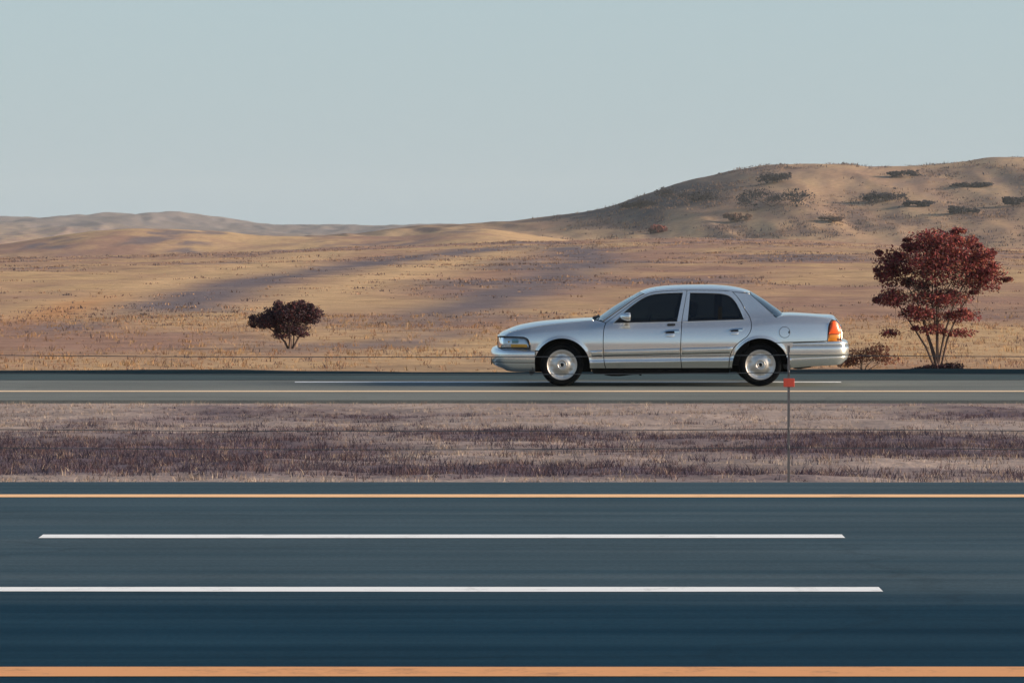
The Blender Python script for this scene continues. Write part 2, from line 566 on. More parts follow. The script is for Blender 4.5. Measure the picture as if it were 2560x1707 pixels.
cA = crest([(-2500, 660), (0, 648), (600, 632), (1000, 616), (1400, 604), (1720, 595), (2000, 602), (2280, 615), (2560, 622), (5000, 640)], 600)
cB = crest([(-3000, 620), (-900, 650), (-400, 630), (0, 610), (150, 590), (350, 570), (500, 575), (700, 590), (850, 590), (1000, 590), (1200, 575), (1400, 600), (2000, 640), (5000, 640)], 950)
cC = crest([(-3000, 640), (0, 640), (700, 600), (925, 578), (1088, 557), (1197, 556), (1360, 541), (1524, 514), (1632, 479), (1741, 446),
            (1850, 422), (1926, 411), (2068, 409), (2177, 414), (2394, 405), (2481, 392), (2560, 392), (2900, 400), (3500, 440), (5500, 520)], 1500)
cD = crest([(-3500, 570), (-600, 556), (0, 540), (130, 546), (272, 533), (350, 536), (452, 529), (522, 539), (653, 555), (925, 563),
            (1088, 560), (1400, 565), (2560, 570), (5500, 560)], 4000)
slope = pchip([(78.5, -0.425), (80.2, -0.405), (82, -0.37), (90, -0.356), (100, -0.318), (130, -0.125), (200, 0.34), (350, 1.263), (600, 2.99)])


def hills_z(x, y):
    x = np.asarray(x, float); y = np.asarray(y, float)
    A, B, Cc, D = cA(x), cB(x), cC(x), cD(x)
    knots = [600, 740, 950, 1120, 1500, 1900, 4000, 5200]
    vals = [A, np.minimum(A, B) - 2.0, B, np.minimum(B, Cc) - 2.5, Cc, Cc * 0.4 - 4, D, D * 0.5]
    z = slope(np.minimum(y, 600)) + (A - 2.99) * np.clip((y - 120) / 480, 0, 1) ** 1.3
    for k in range(len(knots) - 1):
        t = np.clip((y - knots[k]) / (knots[k + 1] - knots[k]), 0, 1)
        # rounded crests, straighter flanks
        s = 0.5 * t + 0.5 * (0.5 - 0.5 * np.cos(np.pi * t)) if k % 2 else 0.5 - 0.5 * np.cos(np.pi * t)
        z = np.where((y > knots[k]) & (y <= knots[k + 1]), vals[k] + (vals[k + 1] - vals[k]) * s, z)
    z = np.where(y > knots[-1], vals[-1], z)
    near = np.clip((y - 80) / 25, 0, 1)
    z = z + near * (fbm(x * 0.16, y * 0.10, 41, 4) - 0.5) * np.interp(y, [80, 120, 300, 600], [0.06, 0.22, 0.5, 0.5])
    z = z + (fbm(x * 0.022, y * 0.008, 43, 4) - 0.5) * np.interp(y, [500, 900, 1300, 1500, 4000], [0, 0.6, 4.0, 0.9, 4])
    gul = np.interp(y, [1080, 1250, 1400, 1500, 1700], [0, 1, 1, .25, 1])
    z = z - gul * 2.2 * np.abs(fbm(x * 0.05 + y * 0.004, y * 0.006, 47, 3) - 0.5) * 2
    return z


def track(x, y, pts, w):
    """Closeness (0..1) to a line of points on the ground."""
    f = pchip([(q, p) for p, q in pts])
    on = np.clip((y - pts[0][1]) / 25, 0, 1) * np.clip((pts[-1][1] - y) / 60, 0, 1)
    return on * np.exp(-((x - f(y)) / (w * (0.5 + y / 260.0))) ** 2)


ys = np.concatenate([np.linspace(79.0, 82, 12), 82 * (5200 / 82.0) ** (np.linspace(0, 1, 620)[1:])])
us = np.concatenate([np.linspace(-1.2, -0.135, 90), np.linspace(-0.13, 0.13, 420), np.linspace(0.135, 1.2, 90)])
U, Y = np.meshgrid(us, ys)
X = U * Y
Z = hills_z(X, Y)
v1 = fbm(X * 0.045, Y * 0.014, 51, 5)
v2 = fbm(X * 0.25, Y * 0.07, 52, 5)
v3 = fbm(X * 0.9, Y * 0.25, 53, 3)
t = np.clip((v1 - 0.5) * 2.6 + (v2 - 0.5) * 1.6 + (v3 - 0.5) * 0.5 + 0.50, 0, 1)
col = lerp(STRAW, PINK, t)
dark = np.clip((fbm(X * 0.11, Y * 0.030, 61, 5) - 0.51) * 6, 0, 1) * np.clip((v2 - 0.38) * 5, 0, 1)
col = lerp(col, SCRUB * 1.5, dark * 0.85)
tr_dark = np.maximum(track(X, Y, [(-9.8, 118), (-10.5, 200), (-9, 300), (0.5, 520)], 1.5), track(X, Y, [(-2.5, 118), (1.0, 200), (5.0, 320), (6, 520)], 1.5))
tr_light = np.maximum(track(X, Y, [(-12.0, 115), (-13.5, 180), (-15, 300), (-17, 520)], 1.6), track(X, Y, [(-6.6, 118), (-6, 200), (-4, 300), (2, 520)], 1.9))
tr_red = track(X, Y, [(-11.6, 112), (-12.5, 140), (-14.5, 190)], 0.9)
col = lerp(col, STRAW * 1.16, tr_light * 0.9)
col = lerp(col, SCRUB * 1.5, np.clip(tr_dark * (0.5 + 1.0 * v2), 0, 1))
col = lerp(col, np.array((0.46, 0.21, 0.09)), tr_red * 0.8)
big = np.clip((Y - 1050) / 150, 0, 1) * np.clip((1900 - Y) / 200, 0, 1)
patch = np.clip((fbm(X * 0.09, Y * 0.028, 71, 6) - 0.50) * 5, 0, 1)
col = lerp(col, np.array((0.36, 0.235, 0.145)), big * 0.55)
col = lerp(col, np.array((0.13, 0.09, 0.085)), big * patch * 0.75)
mott = np.clip((fbm(X * 0.30, Y * 0.05, 75, 4) - 0.50) * 5, 0, 1)
col = lerp(col, np.array((0.16, 0.105, 0.09)), big * mott * 0.55)
pale = np.clip((fbm(X * 0.12, Y * 0.04, 77, 4) - 0.52) * 5, 0, 1)
col = lerp(col, np.array((0.50, 0.34, 0.20)), big * pale * 0.5)
flank = 1.3 * np.exp(-((X - 46) / 19) ** 2 - ((Y - 1425) / 75) ** 2) + np.exp(-((X - 22) / 16) ** 2 - ((Y - 1460) / 50) ** 2)  # shade and scrub of the big hill's left flank, painted into the ground colour
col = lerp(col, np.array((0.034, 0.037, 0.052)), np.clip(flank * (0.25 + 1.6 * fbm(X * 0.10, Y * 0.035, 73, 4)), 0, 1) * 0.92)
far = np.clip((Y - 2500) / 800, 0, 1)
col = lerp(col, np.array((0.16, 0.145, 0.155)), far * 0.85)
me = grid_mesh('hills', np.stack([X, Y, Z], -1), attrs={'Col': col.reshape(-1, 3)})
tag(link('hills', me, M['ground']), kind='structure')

# ---- dry hills added out of view behind the camera, for warm reflections in the car
ys = np.concatenate([np.linspace(-900, -60, 40), np.linspace(-55, 8.3, 16)])
xs = np.linspace(-1500, 1500, 181)
X, Y = np.meshgrid(xs, ys)
rise = np.clip((-12 - Y) / 190, 0, 1)
Zb = near_z(8.3) - 0.06 + (3 * rise ** 2 - 2 * rise ** 3) * (13 + 12 * (fbm(X * 0.006, Y * 0.006, 83, 3) - 0.5)) + rise * (fbm(X * 0.03, Y * 0.03, 84) - 0.5) * 3
v = fbm(X * 0.02, Y * 0.02, 81)
me = grid_mesh('ground', np.stack([X, Y, Zb], -1), attrs={'Col': lerp(STRAW * 1.12, PINK * 1.25, v).reshape(-1, 3)})
tag(link('ground', me, M['ground']), kind='structure')


# ------------------------------------------------------------------ the car
# Car space: x to the rear (front at -x), y across (near side negative), z up from the tyre contact.
S = 168.5                                     # pixels per metre on the near side of the car
def cx(p): return (np.asarray(p, float) - 1676.0) / S
def cz(q): return (966.0 - np.asarray(q, float)) / S
def P2(pts): return [(float(cx(a)), float(cz(b))) for a, b in pts]


plan_f = pchip([(1243, .74), (1255, .825), (1275, .875), (1300, .908), (1350, .945), (1420, .975), (1550, 1.0), (1800, 1.0), (1950, .988),
                (2030, .965), (2080, .932), (2100, .895), (2108, .86)])
zt_f = pchip([(1250, cz(843)), (1262, cz(839)), (1276, cz(831)), (1306, cz(824)), (1349, cz(816.5)), (1391, cz(810.5)), (1434, cz(806)),
              (1483, cz(801.5)), (1515, cz(806.5)), (1531, cz(809.5)), (1700, cz(806)), (1862, cz(800.5)), (1905, cz(798)), (1940, cz(794)),
              (1967, cz(789.5)), (2030, cz(792)), (2070, cz(796)), (2087, cz(801)), (2108, cz(818))])
zs_f = pchip([(1250, cz(851)), (1276, cz(844)), (1306, cz(839)), (1400, cz(830)), (1500, cz(825)), (1700, cz(823)), (1850, cz(820)),
              (1960, cz(812)), (2070, cz(814)), (2108, cz(826))])
low_f = pchip([(-.13, .893), (-.06, .944), (-.008, .988), (0, .992), (.045, .973), (.075, .974), (.12, .982), (.19, .990), (.25, .991)])
ARCHES = [(1404.5, 916.5, 69.5), (1901.0, 916.5, 70.0)]


def side_y(x, z):
    """Half width of the body at (x, z): lower body, shoulder, then the leaning-in greenhouse."""
    x = np.asarray(x, float); z = np.asarray(z, float)
    px = x * S + 1676.0
    zs, zt = zs_f(px), zt_f(px)
    zc = .368 + .0135 * x
    y = low_f(np.minimum(z - zc, .25))
    k = .42 / (2 * (zs - .62 + 1e-6))
    up = np.clip(z - .62, 0, None)
    y = y - np.where(z > .62, k * np.minimum(up, zs - .62) ** 2, 0)
    h = zt - zs
    a = np.clip((z - zs) / h, 0, 1)
    y = y - np.where(z > zs, h * (.42 * a + .62 * a * a), 0)
    dz = np.clip(z - zt, 0, None)
    B = np.where(px > 1862, .045, .012)
    y = y - .42 * dz - 1.24 * B * (1 - np.exp(-dz / B))
    for ax, az, ar in ARCHES:                  # rolled lips round the wheel openings
        r = np.hypot(x - cx(ax), z - cz(az))
        y = y + .016 * np.exp(-((r - ar / S) / .030) ** 2)
    return y * plan_f(px)


def side_n(x, z, s):
    e = 1e-3
    gx = (side_y(x + e, z) - side_y(x - e, z)) / (2 * e)
    gz = (side_y(x, z + e) - side_y(x, z - e)) / (2 * e)
    n = np.stack([-gx, np.full_like(gx, float(s)), -gz], -1)
    return n / np.linalg.norm(n, axis=-1, keepdims=True)


def outline(segs, step=.012):
    """Closed outline from segments of pixel points: smooth inside a segment, corners between them."""
    out = []
    for sg in segs:
        out += catmull(P2(sg), step)[:-1]
    return np.array(out)


def arc_px(c, a0, a1, n=30):
    return [(c[0] + c[2] * math.cos(math.radians(a0 + (a1 - a0) * k / n)), c[1] - c[2] * math.sin(math.radians(a0 + (a1 - a0) * k / n)))
            for k in range(n + 1)]


def inset(poly, d):
    """Move a closed outline inwards by d."""
    nx, pv = np.roll(poly, -1, 0), np.roll(poly, 1, 0)
    t = nx - pv
    t = t / np.maximum(np.linalg.norm(t, axis=1, keepdims=True), 1e-9)
    area = np.sum(poly[:, 0] * nx[:, 1] - nx[:, 0] * poly[:, 1])
    nrm = np.stack([-t[:, 1], t[:, 0]], 1) * (1 if area > 0 else -1)
    return poly + nrm * d


def inside(poly, q):
    x, y = q[:, 0], q[:, 1]
    c = np.zeros(len(q), bool)
    j = len(poly) - 1
    for i in range(len(poly)):
        xi, yi = poly[i]; xj, yj = poly[j]
        cond = ((yi > y) != (yj > y)) & (x < (xj - xi) * (y - yi) / (yj - yi + 1e-12) + xi)
        c ^= cond
        j = i
    return c


def panel(name, poly, mat, parent, s, holes=(), off=0.0, gap=.005, thick=.022, gx=.03, gz=.010):
    """A body panel: an outline in side view, laid on the body surface, with its edges turned in."""
    poly = inset(poly, gap) if gap else poly
    holes = list(holes)
    g = np.stack(np.meshgrid(np.arange(poly[:, 0].min(), poly[:, 0].max(), gx), np.arange(poly[:, 1].min(), poly[:, 1].max(), gz)), -1).reshape(-1, 2)
    keep = inside(inset(poly, .004), g)
    for h in holes:
        keep &= ~inside(inset(h, -.004), g)
    g = g[keep]
    loops = [poly] + holes
    pts, edges, base = [], [], 0
    for lp in loops:
        pts += [Vector((float(a), float(b))) for a, b in lp]
        edges += [(base + i, base + (i + 1) % len(lp)) for i in range(len(lp))]
        base += len(lp)
    pts += [Vector((float(a), float(b))) for a, b in g]
    vo, _, fo, _, _, _ = delaunay_2d_cdt(pts, edges, [], 0, 1e-5)
    V = np.array([(v.x, v.y) for v in vo])
    F = np.array([f for f in fo if len(f) == 3])
    cen = V[F].mean(1)
    ok = inside(poly, cen)
    for h in holes:
        ok &= ~inside(h, cen)
    F = F[ok]
    used = np.unique(F)
    rm = -np.ones(len(V), int); rm[used] = np.arange(len(used))
    V, F = V[used], rm[F]
    Yv = side_y(V[:, 0], V[:, 1]) + off
    P3 = np.stack([V[:, 0], s * Yv, V[:, 1]], -1)
    N = side_n(V[:, 0], V[:, 1], s)
    gn = np.cross(P3[F[:, 1]] - P3[F[:, 0]], P3[F[:, 2]] - P3[F[:, 0]])
    flip = gn[:, 1] * s < 0
    F[flip] = F[flip][:, ::-1]
    verts, norms, faces = [P3], [N], [F]
    n0 = len(P3)
    for li, lp in enumerate(loops):
        a = np.stack([lp[:, 0], s * (side_y(lp[:, 0], lp[:, 1]) + off), lp[:, 1]], -1)
        b = a.copy(); b[:, 1] -= s * thick
        nx, pv = np.roll(lp, -1, 0), np.roll(lp, 1, 0)
        tt = nx - pv; tt /= np.maximum(np.linalg.norm(tt, axis=1, keepdims=True), 1e-9)
        ar = np.sum(lp[:, 0] * nx[:, 1] - nx[:, 0] * lp[:, 1])
        on = np.stack([tt[:, 1], 0 * tt[:, 0], -tt[:, 0]], -1) * (1 if ar > 0 else -1) * (1 if li == 0 else -1)
        m = len(lp)
        i = np.arange(m); j = (i + 1) % m
        q = np.concatenate([np.stack([n0 + i, n0 + j, n0 + m + j], -1), np.stack([n0 + i, n0 + m + j, n0 + m + i], -1)])
        vv = np.concatenate([a, b])
        gq = np.cross(vv[q[:, 1] - n0] - vv[q[:, 0] - n0], vv[q[:, 2] - n0] - vv[q[:, 0] - n0])
        want = on[(q[:, 0] - n0) % m]
        fl = np.sum(gq * want, 1) < 0
        q[fl] = q[fl][:, ::-1]
        verts.append(vv); norms.append(np.concatenate([on, on])); faces.append(q)
        n0 += 2 * m
    verts, norms, faces = np.concatenate(verts), np.concatenate(norms), np.concatenate(faces)
    me = mesh_np(name, verts, faces, True)
    me.normals_split_custom_set_from_vertices(norms.tolist())
    return link(name, me, mat, parent)


def loft(name, centre, edge_l, mat, parent, power=2.0, n=25, thick=0.0, flat=1.0):
    """Surface across the car: `centre` points (x, z) on the middle line, `edge` points (x, y, z) on the near edge."""
    rows = []
    for (x0, z0), (x1, y1, z1) in zip(centre, edge_l):
        r = []
        for k in range(n):
            u = -1 + 2 * k / (n - 1)
            u = math.copysign(abs(math.sin(u * math.pi / 2)) ** flat, u)
            w = 1 - abs(u) ** power
            r.append((x1 + (x0 - x1) * w, y1 * u, z1 + (z0 - z1) * w))
        rows.append(r)
    o = link(name, grid_mesh(name, np.array(rows)), mat, parent)
    if thick:
        md = o.modifiers.new('thickness', 'SOLIDIFY'); md.thickness = thick; md.offset = -1
    return o


def resample(pts, n):
    c = np.array(catmull(pts, .01))
    d = np.concatenate([[0], np.cumsum(np.linalg.norm(np.diff(c, axis=0), axis=1))])
    q = np.linspace(0, d[-1], n)
    return np.stack([np.interp(q, d, c[:, i]) for i in range(c.shape[1])], -1)


def sweep_u(name, path, prof, mat, parent, zb=None):
    """Bumper-like sweep: half plan path (px, y) mirrored across the car, profile rows (inset, z)."""
    half = resample([(float(cx(a)), b) for a, b in path], 40)
    full = np.concatenate([np.stack([half[:, 0], -half[:, 1]], -1), half[::-1][1:]])
    t = np.gradient(full, axis=0); t /= np.linalg.norm(t, axis=1, keepdims=True)
    nin = np.stack([t[:, 1], -t[:, 0]], -1)
    if np.dot(nin[0], -full[0] + np.array([full[len(full) // 2, 0] * 0, 0])) < 0:
        nin = -nin
    rows = []
    for k, (d, z) in enumerate(prof):
        zz = np.full(len(full), z) if not callable(z) else z(full[:, 0])
        rows.append(np.concatenate([full + nin * d, zz[:, None]], -1))
    return link(name, grid_mesh(name, np.array(rows)), mat, parent)


# ---- car materials
def car_paint():
    m, n, l, b = nodes_of('silver_car_paint')
    tc = n.new('ShaderNodeTexCoord')
    fl = n.new('ShaderNodeTexNoise'); fl.inputs['Scale'].default_value = 1.7; fl.inputs['Detail'].default_value = 3
    du = n.new('ShaderNodeTexNoise'); du.inputs['Scale'].default_value = 2.2; du.inputs['Detail'].default_value = 5
    l.new(tc.outputs['Object'], fl.inputs['Vector']); l.new(tc.outputs['Object'], du.inputs['Vector'])
    mx = n.new('ShaderNodeMix'); mx.data_type = 'RGBA'
    mx.inputs['A'].default_value = (0.80, 0.815, 0.80, 1); mx.inputs['B'].default_value = (0.84, 0.855, 0.84, 1)
    l.new(fl.outputs['Fac'], mx.inputs['Factor']); l.new(mx.outputs['Result'], b.inputs['Base Color'])
    mr = n.new('ShaderNodeMapRange'); mr.inputs['To Min'].default_value = 0.19; mr.inputs['To Max'].default_value = 0.28
    l.new(du.outputs['Fac'], mr.inputs['Value']); l.new(mr.outputs['Result'], b.inputs['Roughness'])
    b.inputs['Metallic'].default_value = 0.85
    b.inputs['Coat Weight'].default_value = 1.0
    b.inputs['Coat Roughness'].default_value = 0.05
    return m


M['paint'] = car_paint()
M['seal'] = simple('black_rubber_seal', (0.008, 0.009, 0.010), 0.7, spec=0.2)
M['black'] = simple('black_plastic', (0.012, 0.013, 0.015), 0.55)
M['inner'] = simple('dark_inner_metal', (0.006, 0.007, 0.008), 0.9, spec=0.1)
M['chrome'] = simple('chrome', (0.78, 0.78, 0.77), 0.09, 1.0, vary=0.03)
M['alloy'] = simple('machined_alloy', (0.70, 0.66, 0.62), 0.42, 0.95, vary=0.05, scale=60)
M['alloy_dark'] = simple('cast_alloy', (0.40, 0.36, 0.34), 0.40, 0.8, vary=0.1)
M['rubber'] = simple('tyre_rubber', (0.0035, 0.0045, 0.006), 0.9, spec=0.06)
M['glass'] = glass_mat('tinted_glass', (0.10, 0.15, 0.19))
M['screen'] = glass_mat('windscreen_glass', (0.42, 0.52, 0.54))
M['lens'] = glass_mat('clear_lens', (0.86, 0.9, 0.92))
M['reflector'] = simple('headlight_reflector', (0.70, 0.74, 0.77), 0.25, 0.7)
M['amber'] = simple('amber_plastic', (0.90, 0.42, 0.03), 0.25, coat=0.6)
M['tail_red'] = simple('red_tail_lens', (0.78, 0.095, 0.008), 0.35, coat=0.3, vary=0.25, scale=9)
M['tail_amber'] = simple('amber_tail_lens', (0.60, 0.20, 0.012), 0.35, coat=0.3, vary=0.2, scale=9)
M['tail_dark'] = simple('dark_tail_lens', (0.10, 0.035, 0.02), 0.2, coat=0.8)
M['seat'] = simple('seat_cloth', (0.030, 0.034, 0.040), 0.95)
M['mirror'] = simple('mirror_glass', (0.5, 0.5, 0.5), 0.05, 1.0)

car = empty('sedan')
tag(car, 'silver four-door sedan with dark tinted windows driving on the far carriageway', 'car')
sidey = lambda px, py: float(side_y(cx(px), cz(py)))

# ---- outlines traced in side view
DOOR_F_FRONT = [(1514.6, 921.7), (1511.4, 911), (1509.3, 894), (1507.8, 860), (1509.3, 826), (1514.6, 808)]
DOOR_F_TOP = [(1514.6, 808), (1538, 791), (1561, 774), (1590, 753), (1614.5, 739.5), (1635, 732.5), (1667, 729), (1700, 727.5), (1719.5, 727)]
B_LINE = [(1719.5, 727), (1712, 766), (1705, 806), (1701.5, 860), (1701.5, 894), (1704.6, 921)]
DOOR_R_BACK = [(1719.5, 727), (1790, 727.5), (1820, 728.8), (1834, 731.5), (1851, 751.6), (1864, 775), (1874.7, 792), (1878.5, 809), (1876.8, 826), (1868, 841),
               (1857.7, 848.4), (1843, 860), (1832, 872.8), (1825.8, 887.7), (1823, 902.6), (1822.6, 921)]
WIN_F = [[(1533.8, 808.3), (1548.6, 795), (1565.7, 777), (1593.3, 756), (1614.5, 743.5), (1635.8, 737), (1667.7, 734.2), (1708.9, 733)],
         [(1708.9, 733), (1693.2, 804.6)], [(1693.2, 804.6), (1533.8, 808.3)]]
WIN_R = [[(1727, 733.2), (1787.6, 734.6), (1813, 737.2), (1828, 743), (1840.7, 756), (1851.3, 775), (1861.5, 799.5)],
         [(1861.5, 799.5), (1719.8, 804)], [(1719.8, 804), (1727, 733.2)]]
RAIL_TOP = [(1506, 805), (1530, 789), (1556, 771), (1585, 750.5), (1604, 739), (1614, 734.5), (1636, 727.5), (1667, 724), (1720, 722), (1800, 723), (1850, 727.5), (1879, 733.5)]
ARC_F, ARC_R = ARCHES

fender_poly = outline([
    [(1262, 842), (1266, 838), (1276, 831.5), (1306, 824.5), (1349, 817), (1391, 811), (1434, 806.3), (1483, 801.5), (1500, 803.5), (1514.6, 808)],
    DOOR_F_FRONT[::-1],
    [(1514.6, 921.7), (1473.8, 921.7)],
    arc_px(ARC_F, -4, 146, 40),
    [(1346.9, 877.3), (1326.5, 877)], [(1326.5, 877), (1325.6, 866), (1324.2, 857), (1320, 849), (1311.5, 844.2), (1300, 843), (1262, 842)]])
front_door_poly = outline([DOOR_F_FRONT, DOOR_F_TOP, B_LINE, [(1704.6, 921), (1514.6, 921.7)]])
rear_door_poly = outline([DOOR_R_BACK, [(1822.6, 921), (1704.6, 921)], B_LINE[::-1]])
quarter_poly = outline([
    [(1834, 731.5), (1856, 733), (1877.5, 735.8)], [(1877.5, 735.8), (1904.5, 760), (1925, 779), (1940.6, 794)],
    [(1940.6, 794), (1967, 790), (2030, 792.5), (2070, 796.5), (2082, 799.5)],
    [(2082, 799.5), (2076.5, 806), (2072.6, 815), (2070.5, 828), (2068.5, 853.3)],
    [(2068.5, 853.3), (1936.4, 857)], arc_px(ARC_R, 58.2, 184, 40), [(1831.2, 921), (1822.6, 921)],
    DOOR_R_BACK[3:][::-1]])
rail_poly = outline([DOOR_F_TOP, DOOR_R_BACK[:4], [(1834, 731.5), (1856, 733), (1877.5, 735.8)], [(1877.5, 735.8), (1879, 733.5)],
                     RAIL_TOP[::-1], [(1506, 805), (1514.6, 808)]])
inner_poly = outline([[(1330, 880), (1330, 845), (1349, 822), (1434, 812), (1500, 810), (1700, 812), (1862, 806), (1960, 798), (2060, 803)],
                      [(2060, 803), (2060, 880)], [(2060, 880), (1977, 916)], arc_px((1901, 916.5, 76), 0, 180, 30),
                      [(1825, 916.5), (1825, 925)], [(1825, 925), (1481, 925)], [(1481, 925), (1480.5, 916.5)], arc_px((1404.5, 916.5, 76), 0, 150, 30),
                      [(1338.7, 878.5), (1330, 880)]])


def tube_along(name, pts_px, r, mat, parent, s, off, n=6, z_lift=0.0):
    mb = MB()
    c = catmull(P2(pts_px), .02)
    mb.tube([(p[0], s * (float(side_y(p[0], p[1])) + off), p[1] + z_lift) for p in c], r, n)
    return mb.build(name, mat, parent)


def door_handle(px0, px1, py0, s, parent):
    """Pull handle: chrome frame, dark recess and a dished cup below."""
    w = (px1 - px0)
    q = lambda a, b: (px0 + a * w, py0 + b * w)
    out = lambda a, b, off: (float(cx(q(a, b)[0])), s * (sidey(*q(a, b)) + off), float(cz(q(a, b)[1])))
    mb = MB()
    up = [(0.02, .16), (.14, .04), (.35, .0), (.7, -.02), (1.0, -.03)]
    lo = [(0.04, .22), (.16, .14), (.35, .11), (.68, .10), (1.0, .10)]
    v = [out(a, b, .016) for a, b in up] + [out(a, b, .020) for a, b in lo] + [out(a, b, .0) for a, b in up] + [out(a, b, .0) for a, b in lo]
    n = 5
    f = []
    for i in range(n - 1):
        f += [(i, i + 1, n + i + 1, n + i), (i, i + 1, 2 * n + i + 1, 2 * n + i), (n + i, n + i + 1, 3 * n + i + 1, 3 * n + i)]
    f += [(0, n, 3 * n, 2 * n), (n - 1, 2 * n - 1, 4 * n - 1, 3 * n - 1)]
    mb.add(v, f)
    mb.add([out(.70, .08, .015), out(1.0, .08, .015), out(1.0, .22, .008), out(.70, .22, .008)], [(0, 1, 2, 3)])
    h = mb.build('handle', M['chrome'], parent)
    rec = MB()
    rec.add([out(.12, .06, .004), out(.72, .06, .004), out(.72, .24, .004), out(.12, .24, .004)], [(0, 1, 2, 3)])
    rec.build('recess', M['inner'], parent)
    cup = MB()
    rows = []
    for j in range(5):
        b = .24 + .22 * j / 4
        ww = .30 - .05 * (j / 4) ** 3
        rows.append([out(.42 + ww * (i / 4 - 1) , b, .004 + .010 * math.sin(math.pi * (j / 4) * .8) * (1 - (i / 4 - 1) ** 4)) for i in range(9)])
    vv = [p for r in rows for p in r]
    ff = [(j * 9 + i, j * 9 + i + 1, (j + 1) * 9 + i + 1, (j + 1) * 9 + i) for j in range(4) for i in range(8)]
    cup.add(vv, ff, True)
    cup.build('handle_cup', M['paint'], parent)


def moulding(name, px0, px1, parent, s, taper0=0, taper1=0):
    """Raised rubbing strip with an inset bright strip, running along the lower door."""
    top = lambda p: 876 - 9.5 * (p - 1473) / 360.0
    bot = lambda p: 889.6 - 8.0 * (p - 1473) / 360.0
    n = 24
    ring = []
    prof = [(0.0, .000), (.10, .016), (.35, .024), (.7, .024), (.9, .017), (1.0, .0)]
    rows = []
    for k in range(n + 1):
        p = px0 + (px1 - px0) * k / n
        r = []
        for b, d in prof:
            q = p + (taper0 * b * (1 - k / n) if taper0 else 0) - (taper1 * b * b * (k / n) if taper1 else 0)
            py = top(p) + (bot(p) - top(p)) * b
            e = 0.35 if k in (0, n) else 1.0
            r.append((float(cx(q)), s * (sidey(q, py) + d * e), float(cz(py))))
        rows.append(r)
    me = grid_mesh(name, np.array(rows))
    o = link(name, me, M['paint'], parent)
    mb = MB()
    mb.tube([tuple(np.array(r[-1]) + np.array((0, s * .001, -.003))) for r in rows], .0055, 6)  # dark tube under the strip, added to draw its shadow line
    mb.build('moulding_shadow', M['seal'], parent)
    return o


def bright_strip(px0, px1, parent, s):
    top = lambda p: 876 - 9.5 * (p - 1473) / 360.0
    mb = MB()
    c = [px0 + (px1 - px0) * k / 14 for k in range(15)]
    rows = []
    for p in c:
        y = sidey(p, top(p) + 3)
        rows.append([(float(cx(p)), s * (y + d), float(cz(top(p) + b))) for b, d in ((0.6, .0175), (1.4, .025), (3.2, .0275), (4.4, .0255))])
    return link('bright_strip', grid_mesh('bright_strip', np.array(rows)), M['chrome'], parent)


